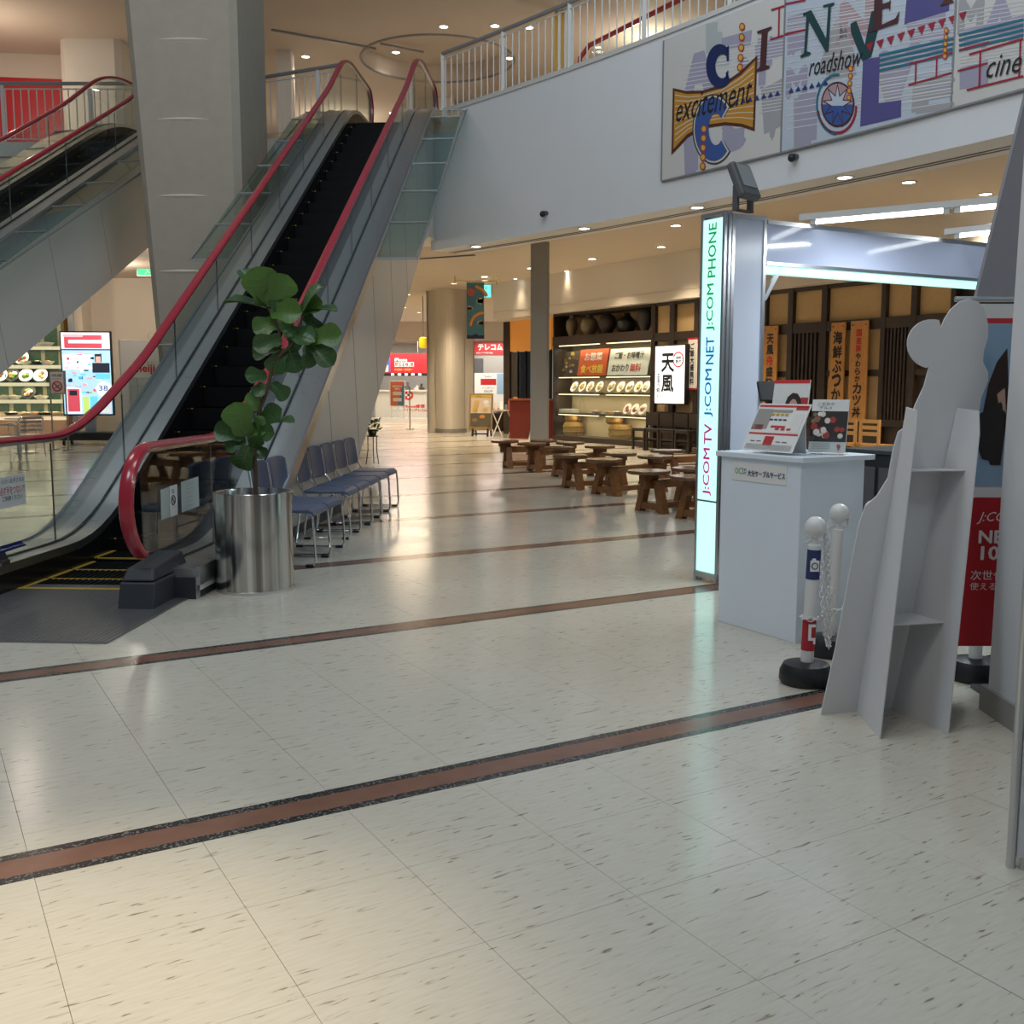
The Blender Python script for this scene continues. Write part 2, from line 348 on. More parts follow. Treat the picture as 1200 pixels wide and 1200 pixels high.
# ================================================================== CURVED GALLERY FRONT (upper floor)
AC = Vector((-34.685, -11.114, 0)); AR = 45.21; ZB, ZT, Z2, ZC = 3.863, 6.22, 5.96, 4.17
def arc_hit(px, py, R=AR):
    d = ray(px, py); a = d.x ** 2 + d.y ** 2; b = -2 * (d.x * AC.x + d.y * AC.y); c = AC.x ** 2 + AC.y ** 2 - R * R
    t = (-b + math.sqrt(b * b - 4 * a * c)) / (2 * a); return ORG + d * t
def ang(p): return math.atan2(p.y - AC.y, p.x - AC.x)
def arc_p(th, R=AR, z=0.): return Vector((AC.x + R * math.cos(th), AC.y + R * math.sin(th), z))
TH0 = ang(arc_hit(505, 287)); TH1 = ang(arc_hit(1330, 150)); NA = 28
ths = [TH0 + (TH1 - TH0) * i / NA for i in range(NA + 1)]
def arc_band(R0, R1, z0, z1, a0=TH0, a1=TH1, n=NA):
    mb = MB(); T = [a0 + (a1 - a0) * i / n for i in range(n + 1)]
    for t in T:
        mb.v += [arc_p(t, R0, z0), arc_p(t, R1, z0), arc_p(t, R1, z1), arc_p(t, R0, z1)]
    for i in range(n):
        for k in range(4): mb.f.append((i * 4 + k, i * 4 + (k + 1) % 4, i * 4 + 4 + (k + 1) % 4, i * 4 + 4 + k)); mb.mi.append(0)
    mb.f += [(3, 2, 1, 0), (n * 4, n * 4 + 1, n * 4 + 2, n * 4 + 3)]; mb.mi += [0, 0]
    return mb
fascia = S('wall_gallery', arc_band(AR, AR + .75, ZB, ZT), 'white', smooth=True)
S('coping', arc_band(AR - .03, AR + .25, ZT, ZT + .05), 'railwhite', fascia)
for r in (.42, .52): S('shutter_slot', arc_band(AR + r, AR + r + .035, ZB - .006, ZB), 'dgrey', fascia)
arcpts = [arc_p(t, AR + .7) for t in ths]
outline = [Vector((-18, 48, 0)), Vector((-18, 20.6, 0)), Vector((-6, 20.6, 0)), Vector((-4.4, 20.0, 0)), Vector((-3.25, 19.4, 0)), Vector((-3.2, 20.7, 0)), Vector((-1.55, 20.7, 0)), Vector((-1.5, arcpts[0].y, 0))] + arcpts + [Vector((16, arcpts[-1].y, 0)), Vector((16, 48, 0))]
S('floor_upper', MB().prism([p + ZZ * 4.24 for p in outline], (0, 0, Z2 - 4.24)), 'offwhite')
ceil = S('ceiling', MB().prism([p + ZZ * ZC for p in outline], (0, 0, .06)), 'tan')
S('slab_edge', MB().prism([Vector((-18, 20.5, 5.74)), Vector((-6, 20.5, 5.74)), Vector((-6, 20.6, 5.74)), Vector((-18, 20.6, 5.74))], (0, 0, .26)), 'railwhite', bpy.data.objects['floor_upper'])
# upper ceiling with a round coffer
ZU = 9.05; cc = Vector((-1.76, 25.7, 0)); cr = 1.8; n = 48
mb = MB(); X0, X1, Y0, Y1 = -24, 20, 20.4, 52
for i in range(n):
    a = 2 * math.pi * i / n; d = Vector((math.cos(a), math.sin(a), 0)); mb.v.append(cc + d * cr + ZZ * ZU)
    ts = [((X1 if d.x > 0 else X0) - cc.x) / d.x if abs(d.x) > 1e-6 else 1e9, ((Y1 if d.y > 0 else Y0) - cc.y) / d.y if abs(d.y) > 1e-6 else 1e9]
    mb.v.append(cc + d * min(ts) + ZZ * ZU); mb.v.append(cc + d * cr + ZZ * (ZU + .42))
for i in range(n):
    j = (i + 1) % n
    mb.f += [(i * 3, i * 3 + 1, j * 3 + 1, j * 3), (i * 3, j * 3, j * 3 + 2, i * 3 + 2)]; mb.mi += [0, 0]
mb.f.append(tuple(i * 3 + 2 for i in range(n))); mb.mi.append(0)
upc = S('ceiling_upper', mb, 'tan')
MB().tube([cc + Vector((math.cos(a), math.sin(a), 0)) * (cr + .01) + ZZ * (ZU - .01) for a in [2 * math.pi * i / 48 for i in range(48)]], .03, 6, closed=True).build('coffer_rim', 'greymetal', upc)
S('trim_1', MB().bar(at_z(318, 35, ZU - .02), at_z(440, 57, ZU - .02), .05, .04), 'greymetal')
S('trim_2', MB().bar(at_z(446, 51, ZU + .3), at_z(496, 61, ZU + .3), .05, .04), 'greymetal')
S('wall_upper_back', B(-24, 20, 40, 40.2, Z2, ZU), 'offwhite')
S('wall_upper_left', MB().prism([Vector((-19, 24.2, Z2)), Vector((-8.9, 25.6, Z2)), Vector((-8.9, 25.8, Z2)), Vector((-19, 24.4, Z2))], (0, 0, 2.55)), 'signred')
S('bulkhead_upper', MB().prism([Vector((-19, 24.2, 8.51)), Vector((-8.9, 25.6, 8.51)), Vector((-8.9, 26.2, 8.51)), Vector((-19, 24.8, 8.51))], (0, 0, .6)), 'tan')
# ------------------------------------------------------------------ ground floor walls
S('wall_left', B(-11.0, -5.2, 27.6, 27.8, 0, ZC), 'offwhite')
S('wall_left_return', B(-11.2, -11.0, 27.0, 33, 0, ZC), 'offwhite')
S('wall_food', B(-19, -11.2, 29.6, 29.8, 0, ZC), 'tanpanel')
S('door_1', B(-9.52, -8.4, 27.55, 27.6, 0, 2.75), 'offwhite', bev=.01)
mbx = MB(); mbx.box(-9.62, -9.52, 27.52, 27.6, 0, 2.84); mbx.box(-9.52, -8.4, 27.52, 27.6, 2.75, 2.84); S('trim_3', mbx, 'offwhite')
S('trim_4', B(-11.33, -11.2, 26.9, 27.0, 0, ZC), 'alu')
S('wall_far', B(-16, 10, 50, 50.2, 0, ZC), 'offwhite')
S('bulkhead_far', B(-12, 2, 46.2, 50, 3.35, ZC), 'tan')
S('wall_far_white', B(-12, 2, 49.6, 49.7, 0, 3.35), 'paper')
# ================================================================== ESCALATORS
SL = .5866
def escalator(name, label, K0, hd, tb, tt, side_guards, hb=1.0, deck_dz=.2, depth=1.9, g_from=-.25, g_n=6):
    """local frame: x across (0..W between the skirts), y along the run (0 at reference nosing), z up from floor"""
    W = .92; run = .368
    root = E(name, label, 'escalator', (K0.x, K0.y, 0), -hd)
    zk = K0.z; t0 = -zk / SL; t1 = (Z2 - zk) / SL; w_ = .55
    def soft(t, a): return 0 if t < a - w_ else (t - a if t > a + w_ else (t - a + w_) ** 2 / (4 * w_))
    def zn(t): return SL * (soft(t, t0) - soft(t, t1))
    def path(dz, a=None, b=None, n=70):
        a = tb if a is None else a; b = tt if b is None else b
        return [(a + (b - a) * i / n, zn(a + (b - a) * i / n) + dz) for i in range(n + 1)]
    # steps
    mb = MB().box(0, W, 0, run - .004, -.20, 0)
    for i in range(20): mb.box(.02 + i * .0445, .045 + i * .0445, .004, run - .01, 0, .006)
    stp = mb.mesh('step', 'step'); ye = MB().box(0, .03, .01, run - .02, .0, .012).box(W - .03, W, .01, run - .02, 0, .012).box(.03, W - .03, 0.0, .018, -.004, .0075).mesh('step_edge', 'yellow')
    ye2 = MB().box(0.004, .02, .0, .02, .0, .010).box(W - .02, W - .004, 0, .02, 0, .010).mesh('step_edge', 'yellow')
    k = tb + .02
    while k < tt - .3:
        o = link('step', stp, root, loc=(0, k, zn(k))); link('step_edge', ye if zn(k) < .12 or zn(k) > Z2 - .1 else ye2, o); k += run
    S('step_bed', MB().sweep([(W / 2, t, z) for t, z in path(-.42, tb + .25, tt - .2)], [(-W / 2, -.05), (W / 2, -.05), (W / 2, .05), (-W / 2, .05)], (1, 0, 0)), 'skirt', root)
    ov = [(-.38, -.02), (-.02, 1)]
    for sgn, x in ((-1, 0.), (1, W)):
        X = lambda d: x + sgn * d
        # skirt, inner deck, outer deck in brushed steel, with a dark line for the glass channel
        def band(nm, d0, d1, z0, z1, m, a=tb - .22, b=tt + .1, **kw):
            lo, hi = sorted((X(d0), X(d1)))
            return S(nm, MB().sweep([(0, t, z) for t, z in path(0, a, b)], [(lo, z0), (hi, z0), (hi, z1), (lo, z1)], (1, 0, 0)), m, root, smooth=True, **kw)
        band('skirt', .004, .03, -.30, deck_dz - .06, 'skirt')
        band('inner_deck', .004, .15, deck_dz - .06, deck_dz + .0, 'steel')
        band('glass_channel', .15, .172, deck_dz - .05, deck_dz + .012, 'skirt')
        band('outer_deck', .172, .42, deck_dz - .06, deck_dz + .0, 'steel')
        band('trim_rail', .42, .445, deck_dz - .11, deck_dz + .015, 'alu')
        # glass panes, one by one
        gx = X(.161); ts = tb + .06; npn = 0; edges = [tb - .42, tb + .85]
        while edges[-1] < tt - .9: edges.append(edges[-1] + 1.28)
        edges.append(tt + .12)
        for a, b in zip(edges[:-1], edges[1:]):
            sl = .45 if a > t0 + .6 and b < t1 else 0; n = 8; mb = MB()
            for i in range(n + 1):
                f = i / n; ya = a + (b - a) * f; yb = ya
                if t0 + .3 < a < t1 - .2: ya += 0
                zb = zn(ya) + deck_dz; f_ = max(0., min(1., (yb - t0 - .1) / 1.4, (t1 - .1 - yb) / 1.4)); zt = zn(yb) + hb - .03 - .12 * f_ * f_ * (3 - 2 * f_)
                mb.v += [Vector((gx - .005, ya + .004, zb)), Vector((gx + .005, ya + .004, zb)), Vector((gx + .005, yb - .004, zt)), Vector((gx - .005, yb - .004, zt))]
            for i in range(n):
                for q in range(4): mb.f.append((i * 4 + q, i * 4 + (q + 1) % 4, i * 4 + 4 + (q + 1) % 4, i * 4 + 4 + q)); mb.mi.append(0)
            mb.f += [(3, 2, 1, 0), (n * 4, n * 4 + 1, n * 4 + 2, n * 4 + 3)]; mb.mi += [0, 0]
            mb.build('glass_pane', 'glass', root)
            S('pane_joint', MB().bar((gx, b, zn(b) + deck_dz), (gx, b - .0, zn(b) + hb - .05 - (.10 if t0 < b < t1 else 0)), .012, .006, (0, 1, 0)), 'dgrey', root)
        # handrail with its newels
        hx = X(.165); R_ = .36; NO = .30; pts = []
        def drop(t): f = max(0., min(1., (t - t0 - .1) / 1.4, (t1 - .1 - t) / 1.4)); return .12 * f * f * (3 - 2 * f)
        def hz(t): return zn(t) + hb - drop(t)
        for i in range(15): a = math.radians(-62 + 152 * i / 14); pts.append((hx, tb - NO - R_ * math.cos(a), hb - R_ + R_ * math.sin(a)))
        for i in range(100): t = tb - NO + .02 + (tt - tb + NO) * i / 100; pts.append((hx, t, hz(t)))
        for i in range(15): a = math.radians(90 - 150 * i / 14); pts.append((hx, tt + .02 + R_ * math.cos(a), Z2 + hb - R_ + R_ * math.sin(a)))
        sec = [(-.044, -.012), (.044, -.012), (.047, .006), (.036, .022), (.014, .028), (-.014, .028), (-.036, .022), (-.047, .006)]
        S('handrail', MB().sweep(pts, sec, (1, 0, 0)), 'red', root, smooth=True)
        S('handrail_guide', MB().sweep(pts, [(-.02, -.035), (.02, -.035), (.02, -.012), (-.02, -.012)], (1, 0, 0)), 'steel', root, smooth=True)
        # newel housing
        for ye0, zz, dr in ((tb - NO, 0, -1), (tt + .02, Z2, 1)):
            mb = MB(); y0, y1 = (ye0 - .30, ye0 + .34) if dr < 0 else (ye0 - .34, ye0 + .30)
            f = .05; yf0 = y0 + (f if dr < 0 else 0); yf1 = y1 - (f if dr > 0 else 0)
            mb.hexa([(hx - .115, y0, zz), (hx + .115, y0, zz), (hx + .115, y1, zz), (hx - .115, y1, zz), (hx - .115, yf0, zz + .17), (hx + .115, yf0, zz + .17), (hx + .115, yf1, zz + .17), (hx - .115, yf1, zz + .17)])
            mb.hexa([(hx - .105, yf0, zz + .175), (hx + .105, yf0, zz + .175), (hx + .105, yf1, zz + .175), (hx - .105, yf1, zz + .175), (hx - .085, yf0 + .05, zz + .25), (hx + .085, yf0 + .05, zz + .25), (hx + .085, yf1 - .05, zz + .29), (hx - .085, yf1 - .05, zz + .29)])
            nb = mb.build('newel_box', 'darkbox', root, bev=.012)
        # low base cabinet at the landing
        
        lo, hi = sorted((X(.035), X(.425))); S('base_cabinet', B(lo, hi, tb - .24, t0 - .45, 0, deck_dz - .055), 'darkbox', root)
        lo, hi = sorted((X(.425), X(.432))); S('side_panel', B(lo, hi, tb - .19, t0 - .5, .05, deck_dz - .06), 'white', root); S('panel_edge', B(lo, hi, tb - .245, tb - .19, 0, deck_dz - .055), 'alu', root)
        # cladding of the truss: the white flank
        n = 40; mb = MB(); dzs = deck_dz - .08; P1 = path(dzs, tb + .35, tt); xo = X(.285); xi = X(.255)
        for t, z in P1:
            zb = max(0, zn(t) - depth) if t < t0 + 4 else zn(t) - depth
            zb = min(zb, z - .02)
            mb.v += [Vector((xo, t, zb)), Vector((xi, t, zb)), Vector((xi, t, z)), Vector((xo, t, z))]
        m_ = len(P1)
        for i in range(m_ - 1):
            for q in range(4): mb.f.append((i * 4 + q, i * 4 + (q + 1) % 4, i * 4 + 4 + (q + 1) % 4, i * 4 + 4 + q)); mb.mi.append(0)
        mb.f += [(3, 2, 1, 0), (m_ * 4 - 4, m_ * 4 - 3, m_ * 4 - 2, m_ * 4 - 1)]; mb.mi += [0, 0]
        S('side_cladding', mb, 'clad', root)
        for q in range(1, 9):   # joints between the cladding sheets
            t = t0 + .2 + q * 1.25
            if t < tt - .4: S('cladding_joint', MB().bar((X(.2865), t, zn(t) + dzs - .03), (X(.2865), t + .32, max(0, zn(t + .32) - depth + .02)), .004, .006, (0, 1, 0)), 'grey', root)
        S('kick_plate', MB().box(min(X(.285), X(.292)), max(X(.285), X(.292)), tb + .35, t0 + 3.3, 0, .09), 'dgrey', root)
        if sgn in side_guards:   # sloping glass guard panes on steel frames
            g0, g1 = .45, .95; a0, a1 = g_from, t1 + .35; nb = g_n
            for i in range(nb):
                ya = a0 + (a1 - a0) * i / nb; yb = a0 + (a1 - a0) * (i + 1) / nb; za, zb = zn(ya) + deck_dz, zn(yb) + deck_dz
                mb = MB().hexa([(X(g0), ya + .01, za - .005), (X(g1), ya + .01, za - .005), (X(g1), yb - .01, zb - .005), (X(g0), yb - .01, zb - .005), (X(g0), ya + .01, za + .005), (X(g1), ya + .01, za + .005), (X(g1), yb - .01, zb + .005), (X(g0), yb - .01, zb + .005)])
                mb.build('guard_pane', 'glassgreen', root)
            for i in range(nb + 1):
                ya = a0 + (a1 - a0) * i / nb; z = zn(ya) + deck_dz; MB().bar((X(g0), ya, z), (X(g1), ya, z), .02, .03).build('guard_bar', 'greymetal', root)
            MB().bar((X(g1), a0, zn(a0) + deck_dz), (X(g1), a1, zn(a1) + deck_dz), .018, .03).build('guard_rail', 'greymetal', root)
    # soffit between the flanks
    P1 = [(t, max(zn(t) - depth, 0)) for t, z in path(0, t0 + 3.0, tt)]
    S('soffit', MB().sweep([(W / 2, t, z + .02) for t, z in P1], [(-W / 2 - .27, 0), (W / 2 + .27, 0), (W / 2 + .27, .03), (-W / 2 - .27, .03)], (1, 0, 0)), 'clad', root)
    # landing plates
    mb = MB(); e = .45
    mb.prism([(-.37, tb + .16, .001), (W + .37, tb + .16, .001), (W + .37, tb - 1.44, .001), (-.37, tb - 1.44, .001)][::-1], (0, 0, .008))
    pl = S('landing_plate', mb, 'comb', root)
    for i in range(56):
        x = -.36 + i * .0298; y1 = tb - .02 if 0 < x < W else tb - .62
        MB().box(x, x + .014, tb - 1.43, y1, .009, .0115).build('groove', 'comb', pl)
    S('comb_strip', B(0, W, tb - .02, tb + .03, .009, .014), 'yellow', root)
    S('upper_plate', B(-.4, W + .4, tt - .25, tt + .9, Z2 - .03, Z2 + .004), 'comb', root)
    return root, zn
HD = .0634
esc, zn1 = escalator('escalator', 'escalator with red handrails rising beside the row of blue chairs', Vector((-3.0097, 13.298, 2.8806)), HD, -6.255, 7.1, (-1, 1), 1.01, .2, 1.95)
Kx = Vector((-6.86, 15.88, 4.85)) ; h2 = .239
Rr = Vector((math.cos(h2), -math.sin(h2), 0)); K2 = Kx - Rr * (.92 + .165) - ZZ * .89
esc2, zn2 = escalator('escalator', 'escalator with red handrails rising behind the tapered stucco pillar', K2, h2, -(K2.z / SL) - 1.35, (Z2 - K2.z) / SL + 1.5, (-1, 1), 1.01, .2, 1.6, -3.6, 9)
# notices stuck on the balustrade panes
def esc_pt(px, py, a):   # point on the main escalator's plane x = a
    n = Vector((math.cos(HD), -math.sin(HD), 0)); p = Vector((-3.0097, 13.298, 0)) + n * a
    return at_plane(px, py, p, n)
def on_esc(pts, a, name, label, m, cat='notice'):
    o = MB().prism([esc_pt(x, y, a) for x, y in pts], Vector((math.cos(HD), -math.sin(HD), 0)) * .003).build(name, m); return tag(o, label, cat)
def esc_text(body, m, o, c, a, wd, ht, **k):
    return lettering(body, m, o, esc_pt(c[0], c[1], a), Vector((math.sin(HD), math.cos(HD), 0)), ZZ, wd, ht, **k)
aL, aR = -.150, .92 + .168
n1 = on_esc([(0, 560), (28, 554), (30, 590), (0, 597)], aL, 'notice_sheet', 'white notice with red Japanese words on the escalator glass', 'paper')
esc_text('小さいお子さまは', 'ink', n1, (15, 563), aL + .005, .30, .035); esc_text('必ず手をつないで', 'inkred', n1, (15, 574), aL + .005, .33, .06); esc_text('ご利用ください', 'ink', n1, (15, 583), aL + .005, .26, .035)
n2 = on_esc([(188, 574), (197.5, 571), (198.5, 606), (189, 609.5)], aR, 'notice_sheet', 'blank pale green sheet beside the prohibition sheet on escalator glass', mat('pale_green', (.45, .52, .48), .6))
n3 = on_esc([(198.5, 570), (207, 567.5), (208, 603), (199.5, 606)], aR, 'notice_sheet', 'narrow white prohibition sheet with a round symbol on escalator glass', 'paper')
esc_text('禁止', 'ink', n3, (203, 575.5), aR + .005, .05, .03)
c0 = esc_pt(203.3, 586, aR + .006); fw = Vector((math.sin(HD), math.cos(HD), 0))
MB().tube([c0 + fw * (.032 * math.cos(a)) + ZZ * (.032 * math.sin(a)) for a in [2 * math.pi * i / 20 for i in range(20)]], .003, 5, closed=True).build('symbol_ring', 'ink', n3)
MB().bar(c0 - fw * .02 + ZZ * .024, c0 + fw * .02 - ZZ * .024, .004, .004).build('symbol_bar', 'ink', n3)
n4 = on_esc([(212, 565), (232, 558.5), (233, 593), (213, 600.5)], aR, 'notice_sheet', 'wide pale sheet stuck on the escalator glass near the planter', mat('pale_sheet', (.50, .56, .54), .6))
for i in range(6): esc_text('ーーーーーーーー', 'grey', n4, (222.5, 567 + i * 5.0 - 0), aR + .005, .12, .004)
n5 = tag(MB().prism([esc_pt(x, y, -.02) + ZZ * .0 for x, y in [(0, 641), (24, 634), (31, 639), (0, 649)]], ZZ * .003).build('floor_sticker', mat('blue_sticker', (.03, .05, .28), .4)), 'blue sticker with white Japanese letters on the escalator deck', 'sticker')
p_ = esc_pt(13, 641.5, -.02) + ZZ * .006; lettering('危険です 手すりに', 'signwhite', n5, p_, Vector((math.sin(HD), math.cos(HD), 0)), Vector((-1, 0, .1)), .34, .05)
n6 = tag(B(0, .004, 0, .1, 0, .035).build('maker_plate', 'alu'), 'small metal plate low on the black escalator skirt', 'plate'); n6.location = esc_pt(2, 664, .006); n6.rotation_euler = (0, 0, -HD)
# ================================================================== TAPERED PILLAR AND COLUMNS
def taper_col(name, label, bx, by, bw, bd, tx, tw, td, z0, z1, m, rz=0., ch=.12):
    root = E(name, label, 'column', (bx, by, z0), rz)
    def ring(cx, w_, d_, z):
        c = ch; w2, d2 = w_ / 2, d_ / 2
        return [Vector((cx + x, y, z)) for x, y in [(-w2 + c, -d2), (w2 - c, -d2), (w2, -d2 + c), (w2, d2 - c), (w2 - c, d2), (-w2 + c, d2), (-w2, d2 - c), (-w2, -d2 + c)]]
    mb = MB(); h = z1 - z0; a = ring(0, bw, bd, 0); b = ring(tx, tw, td, h); mb.v += a + b
    for i in range(8): mb.f.append((i, (i + 1) % 8, 8 + (i + 1) % 8, 8 + i)); mb.mi.append(0)
    mb.f += [tuple(range(8))[::-1], tuple(range(8, 16))]; mb.mi += [0, 0]
    mb.build('shaft', m, root); return root
PY = 15.8
xl0 = at_y(187, 455, PY).x; xl1 = at_y(143, 0, PY).x; xr = at_y(279, 120, PY).x
zt_ = at_y(143, 0, PY).z; zb_ = at_y(187, 455, PY).z; sl = (xl1 - xl0) / (zt_ - zb_); xb = xl0 - sl * zb_; xt = xb + sl * 10.5
pc = (xb + xr) / 2
pil = taper_col('pillar', 'broad tapered stucco pillar with horizontal fins between the escalators', pc, PY + .95, xr - xb, 1.9, (xt + xr) / 2 - pc, xr - xt, 1.9, 0, 10.5, 'stucco', 0, .10)
for py in (46, 139.5, 229.5, 318, 404):
    p = at_y(214, py, PY - .01); w_ = .40; mb = MB(); n = 12
    for i in range(n + 1):
        f = i / n * 2 - 1; hh = .028 * (1 - f * f) + .002; d = .035 * (1 - f * f) + .002; x = p.x - pc + f * w_
        y0 = -.95 + .004
        mb.v += [Vector((x, y0, p.z - hh)), Vector((x, y0 - d, p.z)), Vector((x, y0, p.z + hh))]
    for i in range(n):
        mb.f += [(i * 3, i * 3 + 3, i * 3 + 4, i * 3 + 1), (i * 3 + 1, i * 3 + 4, i * 3 + 5, i * 3 + 2), (i * 3 + 2, i * 3 + 5, i * 3 + 3, i * 3)]; mb.mi += [0, 0, 0]
    mb.build('fin', 'offwhite', pil, smooth=False)
# round column in the corridor
p = at_z(527, 508, 0); c0 = E('corridor_column', 'cream column with rounded front between the two red phone shop signs', 'column', (p.x, p.y + .75, 0))
mb = MB(); wL = at_y(499.5, 508, p.y).x - p.x; wR = at_y(553.5, 508, p.y).x - p.x
mb.prism([(wL, .2, 0), (wL + .25, 0, 0)] + [(wL + .25 + (wR - wL - .5) * i / 10, -.12 - .42 * math.sin(math.pi * i / 10), 0) for i in range(11)] + [(wR - .25, 0, 0), (wR, .2, 0), (wR, 1.2, 0), (wL, 1.2, 0)], (0, 0, ZC))
mb.build('shaft', 'offwhite', c0); B(wL - .03, wL, .1, 1.2, 0, ZC).build('corner_guard', 'greymetal', c0)
mb = MB().prism([(wL + .2, -.02, 0)] + [(wL + .22 + (wR - wL - .44) * i / 10, -.15 - .42 * math.sin(math.pi * i / 10), 0) for i in range(11)] + [(wR - .2, -.02, 0)], (0, 0, .12)); mb.build('skirting', 'grey', c0)
lamp('column_spot', 'SPOT', (p.x + .2, p.y - 1.5, ZC - .1), 260, WARM, .06, (p.x + .3, p.y + .2, .6), 75, 1.0)
# shutter post under the gallery
p = at_z(632, 283, ZC); tag(MB().box(p.x - .165, p.x + .165, p.y, p.y + .25, 0, ZC).box(p.x + .165, p.x + .20, p.y + .06, p.y + .2, 0, ZC).build('shutter_post', 'grey', bev=.01), 'plain grey square post beside the lit food display case', 'post')
# upper floor columns
p = at_y(106, 100, 24.2); taper_col('upper_column', 'pale square column on the upper floor behind the railing', p.x, 24.8, 1.36, 1.2, 0, 1.36, 1.2, Z2, ZU, 'offwhite')
p = at_y(333, 100, 25.0); taper_col('upper_column', 'slim pale column on the upper floor behind the escalator top', p.x, 25.2, .34, .4, 0, .34, .4, Z2, ZU, 'offwhite', 0, .02)
p = at_y(510, 80, 29.0); taper_col('upper_column', 'wide cream column on the upper floor under the round ceiling recess', p.x, 29.5, 1.0, 1.0, 0, 1.0, 1.0, Z2, ZU, 'offwhite', 0, .05)
# ------------------------------------------------------------------ upper railings
bal = MB().box(-.009, .009, -.009, .009, 0, .94).mesh('baluster', 'railwhite')
def railing(label, pts, z, h, step=.125, poststep=1.5, m='railwhite', glass=True):
    root = E('railing', label, 'railing', (0, 0, 0)); top = [Vector((p.x, p.y, z + h)) for p in pts]
    MB().tube(top, .035, 8).build('top_rail', 'greymetal', root); MB().tube([p - ZZ * .10 for p in top], .014, 6).build('upper_bar', m, root); MB().tube([p - ZZ * (h - .06) for p in top], .014, 6).build('lower_bar', m, root)
    L = [0]
    for a, b in zip(pts[:-1], pts[1:]): L.append(L[-1] + (Vector((b.x, b.y, 0)) - Vector((a.x, a.y, 0))).length)
    def at(s):
        for i in range(len(pts) - 1):
            if s <= L[i + 1] + 1e-6: f = (s - L[i]) / (L[i + 1] - L[i]); return Vector((pts[i].x + (pts[i + 1].x - pts[i].x) * f, pts[i].y + (pts[i + 1].y - pts[i].y) * f, z))
        return Vector((pts[-1].x, pts[-1].y, z))
    k = step / 2
    while k < L[-1]:
        o = link('baluster', bal, root, loc=at(k) + ZZ * .06); o.scale = (1, 1, (h - .16) / .94); k += step
    k = 0
    while k <= L[-1] + .01:
        q = at(k); MB().box(-.03, .03, -.015, .015, 0, h).build('post', m, root, loc=q); k += poststep
    return root
rp = [arc_p(t, AR + .1) for t in ths]
i0 = ang(arc_hit(519, 100, AR + .1))
railing('curved white railing along the top of the mural wall', [arc_p(i0 + (TH1 - i0) * i / 24, AR + .1) for i in range(25)], ZT + .05, 1.02, .165, 1.65)
a = at_z(398, 76, 7.04); b = at_z(300, 92, 7.04); railing('white railing between the stucco pillar and the escalator top', [Vector((b.x, b.y, 0)), Vector((a.x, a.y, 0))], Z2, 1.08, .13, 1.4)
railing('white railing in front of the red wall upstairs', [Vector((-13, 20.55, 0)), Vector((-7.22, 20.55, 0))], Z2 + .04, 1.08, .15, 1.66)
# ------------------------------------------------------------------ lamps in the ceilings, and added fill for the left hall
def downlight(p, label, power, col, m='lamp_cool', r=.085, spot=110, group=None):
    root = E('downlight', label, 'downlight', p, 0, group)
    MB().lathe([(r, -.002), (r + .03, -.002), (r + .03, -.012), (r, -.014)], 20, capb=False, capt=False).build('trim_ring', 'railwhite', root)
    MB().lathe([(r - .002, -.006), (r - .002, -.009)], 20).build('diffuser', m, root)
    if power: l = lamp('downlight_lamp', 'SPOT', (p.x, p.y, p.z - .03), power, col, .08, None, spot, 1.0)
LG = 'corridor ceiling downlights'
for x, y in [(558, 285), (685, 268), (817, 242), (990, 205)]:
    q = arc_hit(x, y, AR + .22); q.z = ZB; downlight(q, 'recessed round downlight in the soffit under the mural wall', 90, WARM, group='soffit downlights under the mural wall')
for x, y in [(568, 324), (694, 303), (775, 289), (792, 264), (622, 314), (1065, 213), (1155, 227), (480, 312), (1000, 262)]:
    q = at_z(x, y, ZC); downlight(q, 'recessed round downlight in the tan corridor ceiling', 480, WARM, group=LG)
for x, y in [(604, 326.5), (664, 317.5), (733.5, 306.5), (812, 293.5), (895, 280), (980, 268)]:
    q = at_z(x, y, ZC) - U * .0; downlight(q, 'small wall-washing downlight above the restaurant front', 50, WARM, 'lamp_cool', .06, 80, group='wall-washing downlights above the restaurant')
for x, y in [(478, 345), (474, 360), (491, 366), (532, 332)]:
    q = at_z(x, y, ZC); downlight(q, 'small downlight in the far corridor ceiling by the phone shop', 420, WARM, 'lamp_warm', .08, 110, group='far corridor downlights')
for x, y in [(358, 66), (464, 61), (520, 31), (460, 132), (597, 68), (580, 30), (620, 32)]:
    q = at_z(x, y, ZU + (.42 if x == 464 else 0)); downlight(q, 'recessed downlight in the upper floor ceiling', 70, (1, .86, .70), 'lamp_cool', .09, 120, group='upper ceiling downlights')
lamp('left_hall_fill', 'POINT', (-7.6, 21.0, 3.95), 70, (1, .88, .76), .2); lamp('left_hall_fill', 'POINT', (-9.3, 24.2, 3.7), 90, (1, .86, .72), .2); lamp('left_hall_fill', 'POINT', (-13.5, 24.5, 3.8), 90, WARM, .2)  # added fill without fixtures, brightens the left wall and white panel
for x, y in [(2, 77), (53, 90), (3, 83)]:
    q = at_z(x, y, ZU); downlight(q, 'recessed downlight above the red wall upstairs', 60, (1, .84, .68), 'lamp_cool', .1, 120, group='downlights above the red wall')
lamp('upper_hall_lamp', 'POINT', (-11, 22.6, 7.7), 70, (1, .84, .68), .12); lamp('upper_hall_lamp', 'POINT', (3, 24, 8.4), 80, (1, .86, .70), .12); lamp('upper_hall_lamp', 'POINT', (-5, 31, 8.4), 90, (1, .86, .70), .12)
M['bcream'] = mat('bcream', (.62, .50, .42), .7)
c = E('upper_counter', 'pale lit counter in front of the red wall upstairs', 'counter', (-11.4, 23.4, Z2)); B(-1.6, 1.4, 0, .5, 0, .62).build('body', 'bcream', c, bev=.01); B(-1.65, 1.45, -.04, .54, .62, .66).build('top', 'bcream', c)
